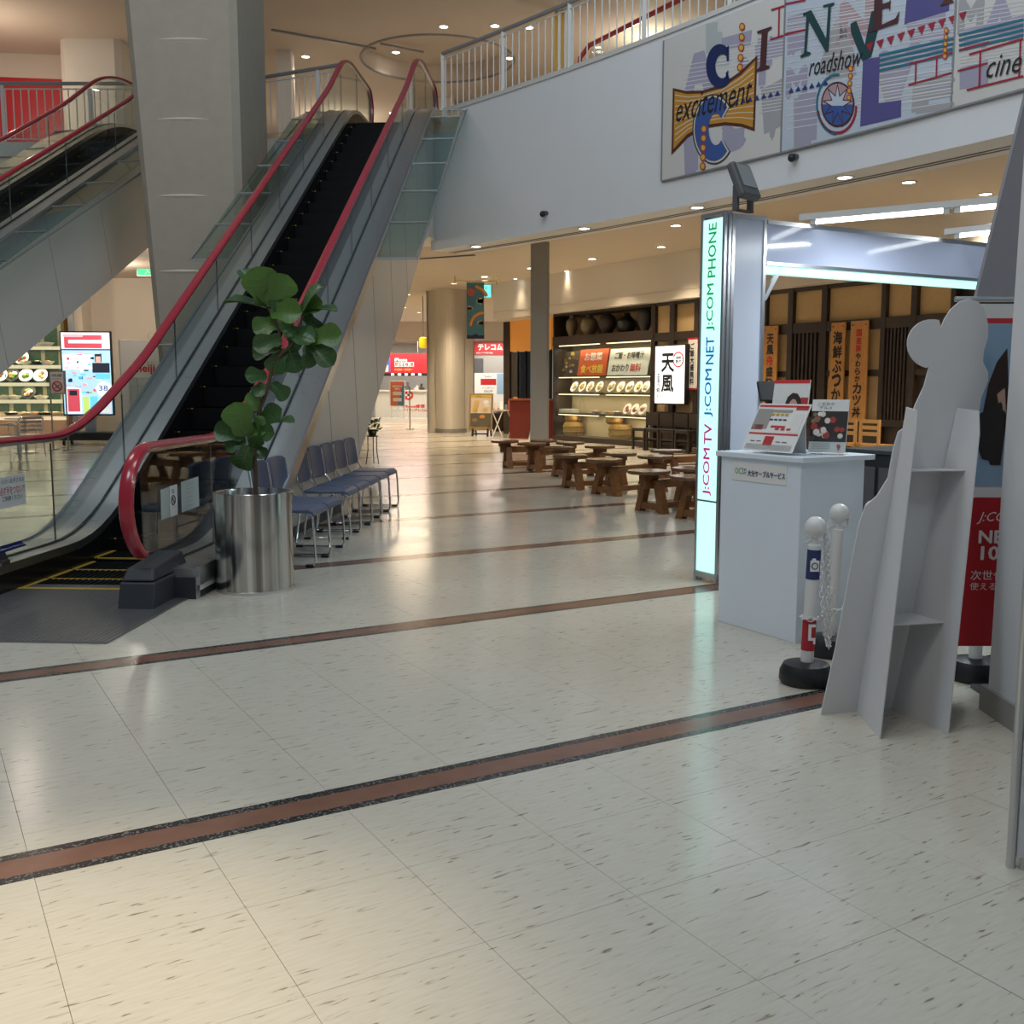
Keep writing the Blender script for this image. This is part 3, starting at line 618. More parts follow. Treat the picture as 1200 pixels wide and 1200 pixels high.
# air slot, cameras, exit signs
tag(MB().bar(at_z(484, 304, ZC - .012), at_z(556, 299, ZC - .012), .10, .02).build('air_slot', 'dgrey'), 'long dark air slot in the tan corridor ceiling', 'vent')
for x, y, lb in [(641, 250, 'small black camera on the plain white curved wall'), (934, 184, 'small black camera under the painted mural panels')]:
    q = arc_hit(x, y); nrm = (Vector((AC.x, AC.y, 0)) - Vector((q.x, q.y, 0))).normalized(); c = E('wall_camera', lb, 'camera', q)
    MB().tube([Vector((0, 0, 0)), nrm * .06], .035, 10).build('mount', 'dgrey', c); MB().ball(nrm * .09 - ZZ * .02, .05).build('dome', 'black', c, smooth=True)
def exit_sign(label, p, w_, h, m, parent=None):
    c = E('exit_sign', label, 'sign', p); B(-w_ / 2, w_ / 2, 0, .05, 0, h).build('case', 'alu', c); B(-w_ / 2 + .015, w_ / 2 - .015, -.006, 0, .015, h - .015).build('panel', m, c)
    k = w_ / 3; mb = MB(); mb.ball((k * .1, -.008, h * .75), h * .08, 8, 6); mb.bar((0, -.008, h * .62), (k * .3, -.008, h * .35), .012, h * .12, (0, 1, 0)); mb.bar((k * .3, -.008, h * .35), (-k * .2, -.008, h * .15), .012, h * .07, (0, 1, 0)); mb.bar((k * .3, -.008, h * .35), (k * .8, -.008, h * .2), .012, h * .07, (0, 1, 0))
    mb.build('running_figure', 'signwhite', c); B(-.015, .015, .01, .03, h, h + .35).build('hanger', 'alu', c); return c
q = at_y(569.5, 349, 29.5); exit_sign('small cyan lit exit sign behind the hanging rainbow banner', q, .30, .36, 'exit_cyan')
q = at_y(171.5, 323.5, 25.5); exit_sign('green lit exit sign partly behind the stucco pillar', q, .45, .30, 'exit_green')
# hanging banner in front of the column
q = at_y(557, 331, 27.0); bn = E('hanging_banner', 'teal vertical banner with rainbows and clouds on a brass rod', 'banner', (q.x, 27.0, 0)); z1 = q.z; z0 = at_y(557, 397, 27.0).z; bw = (at_y(567, 350, 27).x - at_y(546.5, 350, 27).x) / 2
def prt(nm, col, r=.7): M[nm] = mat(nm, col, r); return nm
prt('teal', (.07, .20, .27)); prt('bcoral', (.45, .10, .08)); prt('borange', (.60, .22, .05)); prt('bnavy', (.015, .02, .07)); prt('byel', (.62, .42, .08))
B(-bw, bw, 0, .012, z0, z1).build('cloth', 'teal', bn)
MB().tube([(-bw - .3, .006, z1 + .03), (bw + .32, .006, z1 + .03)], .018, 8).build('rod', mat('brass', (.6, .42, .15), .25, 1.), bn)
for x in (-bw - .3, bw + .32): MB().tube([(x, .006, z1 - .05), (x, .006, ZC - z1 + z1)], .012, 6).build('hanger', mat('brass', (.6, .42, .15), .25, 1.), bn)
def disc(cx, cz, r, y, n=20, a0=0., a1=360.): return [(cx + r * math.cos(math.radians(a0 + (a1 - a0) * i / n)), y, cz + r * math.sin(math.radians(a0 + (a1 - a0) * i / n))) for i in range(n + (1 if a1 - a0 < 360 else 0))]
def ring_arc(cx, cz, r0, r1, y, a0, a1, n=14): return disc(cx, cz, r1, y, n, a0, a1) + disc(cx, cz, r0, y, n, a0, a1)[::-1]
hh = z1 - z0; OFF = (0, -.003, 0)
MB().prism(disc(-bw * .5, z1 - hh * .17, .10, 0), OFF).build('sun_print', 'bcoral', bn)
for r, k in ((.36, 'borange'), (.33, 'byel'), (.30, 'bcoral')):
    MB().prism(ring_arc(-bw * .3, z1 - .48, r + .03, r + .06, 0, 20, 80), OFF).build('rainbow_print', k, bn); MB().prism(ring_arc(bw - .01, z0 + .32, r - .02, r + .01, 0, 92, 180), OFF).build('rainbow_print', k, bn)
for cx, cz, r in ((bw - .09, z1 - hh * .33, .08), (-bw + .07, z1 - hh * .46, .06), (bw - .08, z0 + hh * .28, .065)):
    for dx, k in ((-.05, .7), (0, 1), (.045, .75)): MB().prism(disc(max(-bw + r * k, min(bw - r * k, cx + dx)), cz, r * k, -.001), OFF).build('cloud_print', 'bcream', bn)
MB().prism([(-bw, 0, z0), (bw, 0, z0), (bw, 0, z0 + .09), (.1, 0, z0 + .08), (0, 0, z0 + .13), (-.1, 0, z0 + .08), (-bw, 0, z0 + .1)], OFF).build('hill_print', 'bnavy', bn)
# yellow lantern, track lamp, things upstairs behind the curved railing
q = at_y(496, 397, 33); c = E('yellow_lantern', 'yellow hanging lantern beside the cream corridor column', 'lantern', q); MB().lathe([(.06, -.30), (.13, -.27), (.14, -.1), (.13, .02), (.06, .05)], 16).build('body', mat('lantern_yellow', (.75, .52, .02), .5, emit=.35, ecol=(.9, .6, .02)), c, smooth=True); MB().tube([(0, 0, .05), (0, 0, ZC - q.z)], .012, 6).build('cord', 'dgrey', c)
y3 = 22.5; a = at_y(650, 15, y3); b = at_y(672, 70, y3); c = E('striped_screen', 'yellow and white slatted screen behind the curved railing upstairs', 'screen', ((a.x + b.x) / 2, y3, Z2)); w_ = (b.x - a.x)
for i in range(6):
    x0 = -w_ / 2 + w_ * i / 6; B(x0 + .004, x0 + w_ / 6 - .004, 0, .04, .05, a.z - Z2 + .1).build('slat', mat('slat_yellow', (.70, .42, .03), .5) if i % 2 == 0 else 'signwhite', c)
B(-w_ / 2, w_ / 2, .04, .08, 0, .06).build('foot', 'greymetal', c)
q0 = at_y(680, 62, 22.8); q1 = at_y(800, -2, 20.2); c = E('upper_handrail', 'dark red handrail with glass rising behind the curved railing upstairs', 'handrail', (0, 0, 0))
MB().tube([(q0.x - .02, q0.y, q0.z - .45), (q0.x, q0.y, q0.z - .1), (q0.x + .18, q0.y - .1, q0.z + .12), tuple(q1), tuple(q1 + (q1 - q0) * .4)], .05, 10).build('rail', 'red', c, smooth=True)
MB().prism([(q0.x + .05, q0.y, Z2), (q1.x, q1.y, Z2), (q1.x, q1.y, q1.z - .06), (q0.x + .2, q0.y - .1, q0.z + .05)], (0, .012, 0)).build('glass_pane', 'glass', c)
tag(MB().box(-.06, .06, -.06, .06, 0, 1.25).box(-.1, .1, -.1, .1, 0, .02).build('upper_post', 'dgrey', loc=at_y(687, 70, 23) * 1 - ZZ * (at_y(687, 70, 23).z - Z2)), 'short dark post beside the yellow slatted screen', 'post')
# ================================================================== BLUE CHAIRS
def make_chair(label):
    t = E('stacking_chair', label, 'chair', (0, 0, 0), 0, 'blue chairs in a row along the escalator')
    prof = [(-.21, .425), (-.20, .45), (-.05, .445), (.10, .448), (.17, .45), (.205, .435), (.222, .405), (.215, .39), (.19, .405), (.14, .42), (-.05, .42), (-.19, .42)]
    mb = MB().prism([(x, -.225, z) for x, z in prof], (0, .45, 0)); mb.build('seat', 'blue', t, bev=.012)
    mb = MB(); n = 10
    for i in range(n + 1):
        y = -.215 + .43 * i / n; bow = .025 * (1 - (2 * i / n - 1) ** 2); e = .025 * abs(2 * i / n - 1) ** 6
        for x, z in ((-.235 - bow, .50 + e), (-.265 - bow, .50 + e), (-.305 - bow, .80 - e), (-.275 - bow, .81 - e)): mb.v.append(Vector((x, y, z)))
    for i in range(n):
        for k in range(4): mb.f.append((i * 4 + k, i * 4 + (k + 1) % 4, i * 4 + 4 + (k + 1) % 4, i * 4 + 4 + k)); mb.mi.append(0)
    mb.f += [(3, 2, 1, 0), (n * 4, n * 4 + 1, n * 4 + 2, n * 4 + 3)]; mb.mi += [0, 0]
    mb.build('backrest', 'blue', t, bev=.01)
    for s in (-1, 1):
        y = s * .232
        pth = [(.15, y * .9, .412), (.195, y, .405), (.212, y, .38), (.222, y, .20), (.228, y, .05), (.215, y, .018), (.18, y, .013), (-.16, y, .013), (-.195, y, .02), (-.205, y, .05), (-.17, y, .25), (-.165, y, .38), (-.20, y, .43), (-.25, y, .52), (-.285, y * .97, .78)]
        P = []
        for a, b in zip(pth[:-1], pth[1:]): P += [a, tuple((Vector(a) + Vector(b)) / 2)]
        MB().tube(P + [pth[-1]], .0095, 8).build('side_frame', 'chrome', t, smooth=True)
        for x in (.18, -.17): B(x - .03, x + .03, y - .016, y + .016, 0, .022).build('foot_cap', 'black', t, bev=.004)
    MB().tube([(-.168, -.232, .30), (-.168, .232, .30)], .008, 8).build('cross_bar', 'chrome', t); MB().tube([(.16, -.21, .412), (.16, .21, .412)], .008, 8).build('cross_bar', 'chrome', t)
    return t
lab = ['blue vinyl chair next to the steel planter', 'blue vinyl chair second from the steel planter', 'blue vinyl chair third from the planter, after the gap in the row', 'blue vinyl chair fourth from the steel planter', 'blue vinyl chair fifth from the steel planter', 'blue vinyl chair sixth from the steel planter', 'blue vinyl chair last in the row, by the plant stand']
ch0 = None
for i, yc in enumerate([8.19, 8.71, 9.64, 10.18, 10.72, 11.27, 11.82]):
    xf = -1.575 + .055 * (yc - 7.98) + (.04 if i < 2 else 0); loc = (xf - .205, yc, 0); rz = -HD + random.uniform(-.03, .03)
    if ch0 is None: ch0 = make_chair(lab[0]); ch0.location = loc; ch0.rotation_euler = (0, 0, rz)
    else: copy_tree(ch0, loc, rz, lab[i])
# ================================================================== STEEL PLANTER WITH FIG
PL = Vector((-1.78, 7.1, 0))
pl = E('planter', 'tall brushed steel cylinder planter holding the fiddle-leaf fig', 'planter', PL)
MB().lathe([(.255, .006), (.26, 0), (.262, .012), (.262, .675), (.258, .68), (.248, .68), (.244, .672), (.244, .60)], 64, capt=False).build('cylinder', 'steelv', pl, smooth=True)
MB().lathe([(.262, .0), (.267, .0), (.267, .018), (.262, .02)], 64, capb=False, capt=False).build('base_ring', 'steel', pl, smooth=True)
mb = MB().lathe([(.243, .60), (.20, .615), (.10, .63), (.02, .64)], 24); mb.build('soil', 'soil', pl, smooth=True)
fig = E('fiddle_leaf_fig', 'tall fiddle-leaf fig with broad glossy leaves in the steel planter', 'plant', PL)
FY = 7.1
def fp(cx, cy, dy=0.): p = at_y(200 + cx / 4.286, 300 + cy / 4.286, FY + dy); return p - PL
main = [(428, 1215), (426, 1080), (418, 960), (420, 860), (450, 760), (488, 660), (505, 580), (535, 480), (545, 380), (520, 310), (490, 262)]
MB().tube([fp(x, y) for x, y in main], [.017, .016, .015, .014, .013, .013, .012, .011, .010, .009, .007], 8).build('trunk', 'stem', fig, smooth=True)
MB().tube([fp(520, 530), fp(600, 450, -.03), fp(650, 380, -.04), fp(662, 290, -.04)], [.010, .009, .008, .006], 8).build('branch', 'stem', fig, smooth=True)
def leaf_mesh(lo):
    # fiddle shape: narrow waist near the stalk, broad rounded end, raised midrib
    W_ = [(0, .02), (.05, .16), (.14, .27), (.24, .285), (.36, .27), (.5, .33), (.65, .41), (.78, .42), (.89, .34), (.96, .2), (1.0, .05)]
    mb = MB()
    for k, (t, h) in enumerate(W_):
        z = .10 * math.sin(t * 2.6) - .05 * t
        for s in (-1, -.5, 0, .5, 1): mb.v.append(Vector((t, s * h, z + abs(s) ** 1.5 * h * .28 + (.012 * math.sin(k * 2.4 + s * 3) if abs(s) > .4 else 0))))
    for k in range(len(W_) - 1):
        for j in range(4): mb.f.append((k * 5 + j, k * 5 + 5 + j, k * 5 + 6 + j, k * 5 + 1 + j)); mb.mi.append(0)
    lf = mb.mesh('leaf', lo, True)
    vb = MB(); vb.tube([(t, 0, .10 * math.sin(t * 2.6) - .05 * t + .006) for t in (0, .2, .4, .6, .8, .97)], [.014, .011, .009, .007, .005, .003], 5)
    for t, e in ((.12, .2), (.25, .24), (.4, .3), (.55, .33), (.7, .3)):
        for s in (-1, 1): z = .10 * math.sin(t * 2.6) - .05 * t; vb.tube([(t, 0, z + .004), (t + .06, s * e * .5, z + .01 + (.5 * e) * .12), (t + .14, s * e, z + .012 + e * .27)], .004, 4)
    return lf, vb.mesh('vein', 'vein')
LM = [leaf_mesh('leaf'), leaf_mesh('leafl')]
leaves = [(495, 255, 425, 55, 1, 1), (505, 250, 585, 95, 1, 1), (480, 262, 262, 240, .45, 0), (485, 250, 352, 70, .4, 0), (500, 275, 660, 285, .8, 1), (545, 330, 415, 380, .95, 1), (600, 290, 640, 215, .5, 0), (655, 300, 772, 148, .5, 0), (655, 285, 762, 228, .95, 1), (680, 285, 835, 282, .4, 0), (668, 285, 745, 395, .75, 0), (700, 410, 860, 388, .8, 1), (575, 385, 725, 430, .6, 0), (560, 450, 412, 490, .8, 0), (565, 465, 515, 592, .95, 0), (590, 455, 632, 588, .95, 0), (682, 445, 690, 565, .8, 0), (700, 435, 820, 548, .65, 0), (560, 415, 412, 455, .7, 0), (485, 605, 372, 600, .7, 0), (472, 640, 422, 705, .7, 0), (500, 640, 588, 715, .8, 0), (440, 775, 385, 690, .9, 1), (378, 905, 320, 735, 1, 1), (380, 900, 218, 872, .6, 0), (388, 912, 490, 845, .85, 1), (378, 920, 275, 965, .8, 0), (398, 950, 350, 1068, .95, 0), (420, 955, 478, 1010, .8, 0), (450, 830, 560, 768, .6, 0), (480, 850, 622, 838, .5, 0), (440, 880, 522, 892, .8, 0), (600, 395, 640, 475, .8, 0), (560, 300, 520, 210, .6, 0), (545, 300, 600, 380, .7, 1), (640, 400, 560, 380, .6, 0), (410, 960, 440, 900, .6, 0), (430, 800, 480, 930, .5, 0)]
for i, (bx, by, tx, ty, wf, yg) in enumerate(leaves):
    dy0 = random.uniform(-.05, .05); b = fp(bx, by, dy0); t = fp(tx, ty, dy0 + random.uniform(-.10, .06)); d = t - b; Lh = d.length
    xd = d.normalized(); tocam = (Vector((0, 0, CH)) - PL - b).normalized() + Vector((random.uniform(-.3, .3), 0, random.uniform(.0, .6)))
    if wf < .6: tocam = ZZ * 1.0 + tocam * .35
    zd = (tocam - xd * tocam.dot(xd)).normalized(); yd = zd.cross(xd)
    o = link('leaf', LM[yg][0], fig); wv = Lh * max(.75, wf) * 1.05
    if Lh < .16: wv *= 1.15
    o.matrix_local = Matrix(((xd.x * Lh, yd.x * wv, zd.x * Lh, b.x), (xd.y * Lh, yd.y * wv, zd.y * Lh, b.y), (xd.z * Lh, yd.z * wv, zd.z * Lh, b.z), (0, 0, 0, 1)))
    v_ = link('vein', LM[yg][1], o)
# small plant on a wire stand at the far end of the chairs
q = at_z(437, 544, 0); st = E('plant_stand', 'thin dark wire stand carrying the small potted plant', 'plant stand', (q.x, q.y, 0))
for a in (90, 210, 330):
    x, y = math.cos(math.radians(a)), math.sin(math.radians(a)); MB().tube([(.13 * x, .13 * y, 0.006), (.09 * x, .09 * y, .25), (.09 * x, .09 * y, .50)], .008, 6).build('leg', 'black', st)
MB().tube([(.10 * math.cos(k * .4), .10 * math.sin(k * .4), .50) for k in range(16)], .008, 6, closed=True).build('hoop', 'black', st)
pp = E('potted_plant', 'small bushy green plant in a dark pot past the chairs', 'plant', (q.x, q.y, .50)); MB().lathe([(.06, 0), (.09, .12), (.085, .12)], 16).build('pot', 'black', pp, smooth=True)
sm = MB().add([(0, 0, 0), (.3, -.25, .06), (.7, -.28, .04), (1, 0, -.1), (.7, .28, .04), (.3, .25, .06), (.5, 0, .02)], [(0, 1, 6), (1, 2, 6), (2, 3, 6), (3, 4, 6), (4, 5, 6), (5, 0, 6)]).mesh('leaf', 'leafl')
for i in range(46):
    a = random.uniform(0, 6.28); e = random.uniform(-.5, 1.3); r = random.uniform(.02, .13); o = link('leaf', sm, pp, loc=(r * math.cos(a), r * math.sin(a), .12 + random.uniform(0, .2) - r * .3)); k = random.uniform(.07, .12); o.scale = (k, k, k); o.rotation_euler = (random.uniform(-.5, .5), -e, a)
# ================================================================== DOUBLE STOOLS
SZ = .47
def stool(pa, pb, label):
    a = at_z(*pa, SZ); b = at_z(*pb, SZ); d = b - a; L = d.length; c = (a + b) / 2
    rz = math.atan2(d.y, d.x); t = E('double_stool', label, 'stool', (c.x, c.y, 0), rz, 'double round wooden stools'); h = L / 2
    for s in (-1, 1):
        MB().lathe([(.225, SZ - .04), (.238, SZ - .034), (.238, SZ - .006), (.232, SZ)], 32, (s * h, 0, 0)).build('round_seat', 'woodtop', t, smooth=True)
        B(s * h - .10, s * h + .10, -.05, .05, SZ - .105, SZ - .04).build('seat_block', 'wood', t, bev=.004)
        xi = s * (h - .05)
        for q in (-1, 1):
            MB().hexa([(xi - .045, q * .20 - .045, 0), (xi + .045, q * .20 - .045, 0), (xi + .045, q * .20 + .045, 0), (xi - .045, q * .20 + .045, 0), (xi - .045, q * .09 - .04, SZ - .105), (xi + .045, q * .09 - .04, SZ - .105), (xi + .045, q * .09 + .04, SZ - .105), (xi - .045, q * .09 + .04, SZ - .105)]).build('leg', 'wood', t, bev=.004)
        B(xi - .035, xi + .035, -.155, .155, .03, .105).build('foot_rail', 'wood', t, bev=.004)
    B(-h - .08, h + .08, -.045, .045, SZ - .20, SZ - .106).build('beam', 'wood', t, bev=.004); B(-h + .08, h - .08, -.04, .04, .035, .10).build('stretcher', 'wood', t, bev=.004)
    return t
for pa, pb, lb in [((591.5, 516), (637, 515.5), 'double wooden stool nearest the red counter and grey post'), ((623, 519), (668, 518), 'double wooden stool in the second row from the grey post'), ((654.7, 523.5), (703, 522), 'double wooden stool in the third row from the grey post'),
                   ((668, 532.6), (726, 530.5), 'double wooden stool in the fourth row from the grey post'), ((708, 537.6), (768, 533.7), 'double wooden stool in the fifth row from the grey post'), ((781, 527), (830, 525), 'double wooden stool in front of the dark waiting chairs'),
                   ((760.4, 551), (812, 548), 'double wooden stool beside the glowing tower, partly behind it'), ((812, 557.5), (868, 553), 'double wooden stool mostly hidden behind the glowing tower')]: stool(pa, pb, lb)
# ================================================================== BOOTH: LIT TOWER, HEADER, COUNTER
def uvbox(u0, u1, v0, v1, z0, z1): return B(u0, u1, v0, v1, z0, z1)
TU, TV0, TV1, TZ = 4.88, 5.52, 5.765, 2.565
tw = E('sign_tower', 'tall glowing pale green sign tower with vertical lettering', 'sign', uv(TU, TV0), A)   # local x=u, y=v
wv = TV1 - TV0
B(.02, .05, .02, wv - .02, .06, TZ - .02).build('core', 'alu', tw)
for y in (0, wv - .022):
    for x in (0, .04): B(x, x + .025, y, y + .022, 0, TZ).build('corner_post', 'alu', tw, bev=.003)
B(0, .065, 0, wv, TZ - .012, TZ + .012).build('cap', 'alu', tw); B(0, .065, 0, wv, .03, .07).build('base_rail', 'alu', tw)
zs = at_plane(820, 586, uv(TU, TV0), U).z
B(.004, .018, .026, wv - .026, zs + .008, TZ - .03).build('light_panel', 'lightbox', tw); B(.004, .018, .026, wv - .026, .075, zs - .008).build('light_panel', 'lightbox', tw); B(.0, .02, .02, wv - .02, zs - .006, zs + .006).build('divider', 'alu', tw)
lit('txt_green', (.02, .50, .14), .25); lit('txt_blue', (.02, .22, .62), .25); lit('txt_pink', (.75, .03, .32), .25)
for body, k, y0, y1 in [('J:COM PHONE', 'txt_green', 262, 388), ('J:COM NET', 'txt_blue', 395, 488), ('J:COM TV', 'txt_pink', 497, 580)]:
    zt = at_plane(832, y0, uv(TU, TV0), U).z; zb = at_plane(826, y1, uv(TU, TV0), U).z
    w2 = body.split()[1]; f1 = {'PHONE': .44, 'NET': .60, 'TV': .66}[w2]; hh = zt - zb
    lettering('J:COM', k, tw, (.002, wv / 2, zb + hh * f1 / 2), (0, 0, 1), (0, 1, 0), hh * f1, .088, bold=.014); lettering(w2, k, tw, (.002, wv / 2, zt - hh * (1 - f1 - .06) / 2), (0, 0, 1), (0, 1, 0), hh * (1 - f1 - .06), .08, bold=.014)
# white side wall and header beam of the booth
bw_ = E('booth_wall', 'white booth wall panel with aluminium frame beside the glowing tower', 'panel', uv(TU + .07, TV0), A)
B(.03, .29, .01, .03, .1, TZ - .03).build('panel', mat('booth_white', (.62, .68, .80), .25, var=.02), bw_)
for x in (0, .29): B(x, x + .03, 0, .04, 0, TZ).build('frame_post', 'alu', bw_, bev=.003)
for z in (.05, TZ - .03): B(.03, .29, 0, .04, z, z + .03).build('frame_rail', 'alu', bw_)
hd_ = E('booth_header', 'white lit header beam of the booth with pale green lower edge', 'header', uv(TU + .395, TV0), A); HLn = 3.3; z0, z1 = 2.16, 2.545
B(0, HLn, .005, .03, z0 + .10, z1 - .03).build('panel', mat('header_white', (.62, .69, .90), .10, var=.02, coat=.5), hd_); B(0, HLn, .0, .04, z1 - .03, z1).build('top_rail', 'alu', hd_); B(0, HLn, 0, .04, z0 + .075, z0 + .10).build('lower_rail', 'alu', hd_)
B(0, HLn, .01, .08, z0 + .02, z0 + .07).build('lit_edge', 'lightbox', hd_); B(0, HLn, .06, .08, z0 + .07, z1).build('back_panel', 'alu', hd_)
MB().bar((0.0, .02, z0 - .16), (.15, .02, z0 + .07), .03, .02, (0, 1, 0)).build('corner_brace', 'alu', hd_)
B(HLn, HLn + .04, 0, .04, 0, z1).build('frame_post', 'alu', hd_)
# fluorescent battens spanning the booth
def batten(a, b, tubes, label):
    a = Vector(a); b = Vector(b); d = (b - a).normalized(); c = E('light_batten', label, 'light', a, math.atan2(d.y, d.x)); L = (b - a).length
    B(-.12, L + .5, -.03, .03, .015, .06).build('channel', 'plastic', c)
    for t0, t1 in tubes:
        MB().tube([(t0, 0, 0), (t1, 0, 0)], .016, 10).build('tube', 'tube', c)
        for x in (t0 - .04, t1): B(x, x + .04, -.022, .022, -.02, .02).build('end_cap', 'plastic', c)
ZL = 2.56; a = at_z(957, 260, ZL); b = at_z(1176, 241, ZL); L = (b - a).length; batten(a, b, [(0, L * .70), (L * .79, L + .35)], 'white batten with two bright tubes over the booth counter')
a = at_z(1126, 276, ZL); b = at_z(1170, 271.5, ZL); batten(a, b, [(0, .9)], 'short batten with a single bright tube over the booth')
lamp('booth_tubes', 'AREA', tuple(uv(5.9, 4.5, 2.5)), 34, (.88, .95, 1), .1, sizey=1.2)
# floodlight clamped on the tower
q = uv(TU + .16, TV0 + .0, TZ + .012) ; fl = E('floodlight', 'dark grey floodlight on a bracket on top of the booth tower', 'floodlight', q, math.radians(38))
B(-.09, .09, -.02, .02, 0, .012).build('foot', 'dgrey', fl)
for x in (-.075, .075): B(x - .012, x + .012, -.02, .02, 0, .17).build('bracket', 'dgrey', fl)
mb = MB().box(-.115, .115, -.035, .03, -.13, .13); hb_ = mb.build('housing', mat('flood_grey', (.10, .105, .11), .45), fl, bev=.02); hb_.location = (0, 0, .20); hb_.rotation_euler = (math.radians(-24), 0, math.radians(8))
g_ = B(-.09, .09, -.039, -.036, -.06, .105).build('lens', mat('flood_lens', (.22, .24, .25), .08), hb_)
# counter
cn = E('counter', 'plain white booth counter with brochures on top', 'counter', uv(4.13, 4.02), A); cw, cd, cz = .63, .49, 1.018
B(0, cd, 0, cw, .0, cz - .03).build('body', 'counter', cn, bev=.003); B(-.02, cd + .05, -.03, cw + .03, cz - .03, cz).build('top', 'counter', cn, bev=.004)
B(-.004, 0, .10, cw - .10, cz - .16, cz - .055).build('name_plate', 'paper', cn)
lettering('OCS', mat('ocs_green', (.08, .30, .08), .5), cn, (-.006, cw - .16, cz - .105), (0, -1, 0), (0, 0, 1), .07, .035); lettering('大分ケーブルサービス', 'inkblue', cn, (-.006, .255, cz - .112), (0, -1, 0), (0, 0, 1), .29, .036, bold=.01)
lettering('株式\n会社', 'inkblue', cn, (-.006, cw - .208, cz - .105), (0, -1, 0), (0, 0, 1), .022, .034)
# tilted price sheet
def onct(u, v): return uv(4.13 + u, 4.02 + v, cz + .001)
ps = E('price_sheet', 'white and red price sheet standing tilted on the counter', 'sheet', onct(.03, .30), A); tl = math.radians(28)
ctl, stl = math.cos(tl), math.sin(tl)
def sp(y, h, off=0.): return Vector((h * stl - off * ctl, y, h * ctl + off * stl + .012))   # y along v, h up the sheet
def sheet(y0, y1, h0, h1, m, nm, off=.001, par=None): return MB().prism([sp(y1, h0, off), sp(y0, h0, off), sp(y0, h1, off), sp(y1, h1, off)], (-.0008 * ctl, 0, .0008 * stl)).build(nm, m, par or ps)
MB().prism([sp(.20, 0), sp(-.20, 0), sp(-.20, .30), sp(.20, .30)], (.004, 0, 0)).build('backing', 'paper', ps)
for y0, y1, h0, h1, k in [(-.19, .19, .278, .290, 'inkred'), (-.19, -.10, .262, .285, 'signred'), (.07, .19, .14, .265, 'grey'), (.10, .19, .135, .165, 'signred'), (-.08, .07, .245, .262, 'grey'), (-.19, .19, .105, .115, 'inkred'), (-.02, .05, .04, .095, 'signred'), (-.07, .04, .150, .162, 'signred'), (-.18, -.10, .12, .24, 'plastic')]:
    sheet(y0, y1, h0, h1, k, 'print_block')
prt('ygold', (.55, .38, .04))
for i in range(4): sheet(.045 - i * .035, .07 - i * .035, .225, .238, 'ygold', 'print_block', .002); sheet(.045 - i * .035, .07 - i * .035, .195, .203, 'ink', 'print_block', .002)
for i in range(3): sheet(-.03 - i * .045, .0 - i * .045, .135, .147, 'inkred', 'print_block', .002)
for i in range(6): sheet(-.18, .18, .012 + i * .006, .0135 + i * .006, 'grey', 'print_line', .002)
for y in (.12, .07): sheet(y, y + .035, .06, .064, 'ink', 'print_line', .002); sheet(y - .2, y - .165, .06, .064, 'ink', 'print_line', .002)
MB().bar((.16, 0, .002), (.14, 0, .26), .3, .006, (1, 0, 0)).build('strut', 'board', ps)
def holder(p, label, wd, ht, rz, cover):
    c = E('brochure_holder', label, 'brochure', p, rz)      # local -y faces out
    tlt = .25
    def q(x, h, o=0.): return Vector((x, h * tlt - o, h + .012))
    MB().prism([q(-wd / 2, .0, -.02), q(wd / 2, .0, -.02), q(wd / 2, ht * .95, -.02), q(-wd / 2, ht * .95, -.02)], (0, .004, 0)).build('holder_back', 'acrylic', c)
    MB().prism([q(-wd / 2 - .006, .0, .03), q(wd / 2 + .006, 0, .03), q(wd / 2 + .006, ht * .3, .03), q(-wd / 2 - .006, ht * .3, .03)], (0, .004, 0)).build('holder_front', 'acrylic', c)
    B(-wd / 2, wd / 2, -.03, .09, 0, .012).build('holder_base', 'acrylic', c)
    bk = MB().prism([q(-wd / 2, .0, 0), q(wd / 2, 0, 0), q(wd / 2, ht, 0), q(-wd / 2, ht, 0)], (0, .014, 0)).build('booklet', 'paper', c)
    def blk(x0, x1, h0, h1, m, o=.0015): MB().prism([q(x0 * wd, h0 * ht, o), q(x1 * wd, h0 * ht, o), q(x1 * wd, h1 * ht, o), q(x0 * wd, h1 * ht, o)], (0, .0005, 0)).build('print_block', m, bk)
    cover(blk, q, bk, wd, ht); return c
prt('meat', (.38, .05, .04)); prt('dishbrown', (.25, .14, .07)); prt('dishdark', (.03, .025, .025)); prt('ricew', (.68, .64, .55)); prt('hair', (.035, .018, .014)); prt('skin', (.60, .38, .29)); prt('sky', (.28, .42, .56))
def cov1(blk, q, bk, wd, ht):
    blk(-.5, .5, .2, .78, 'dishdark')
    random.seed(5)
    for i in range(22):
        x, h = random.uniform(-.42, .42), random.uniform(.26, .74); r = random.uniform(.05, .10)
        MB().prism([q((x + r * math.cos(a)) * wd, (h + r * .7 * math.sin(a)) * ht, .002 + i * .0001) for a in [k * .7 for k in range(9)]], (0, .0003, 0)).build('print_block', random.choice(['meat', 'ricew', 'dishbrown', 'paper', 'meat']), bk)
    lettering('こだわり\nグルメ', 'ink', bk, q(-.12 * wd, .88 * ht, .003), (1, 0, 0), (0, .25, 1), wd * .45, ht * .14); lettering('9', 'inkred', bk, q(.32 * wd, .1 * ht, .003), (1, 0, 0), (0, .25, 1), None, ht * .11, bold=.02)
    for k in range(4): blk(-.42, .1, .16 - k * .03, .165 - k * .03, 'grey')
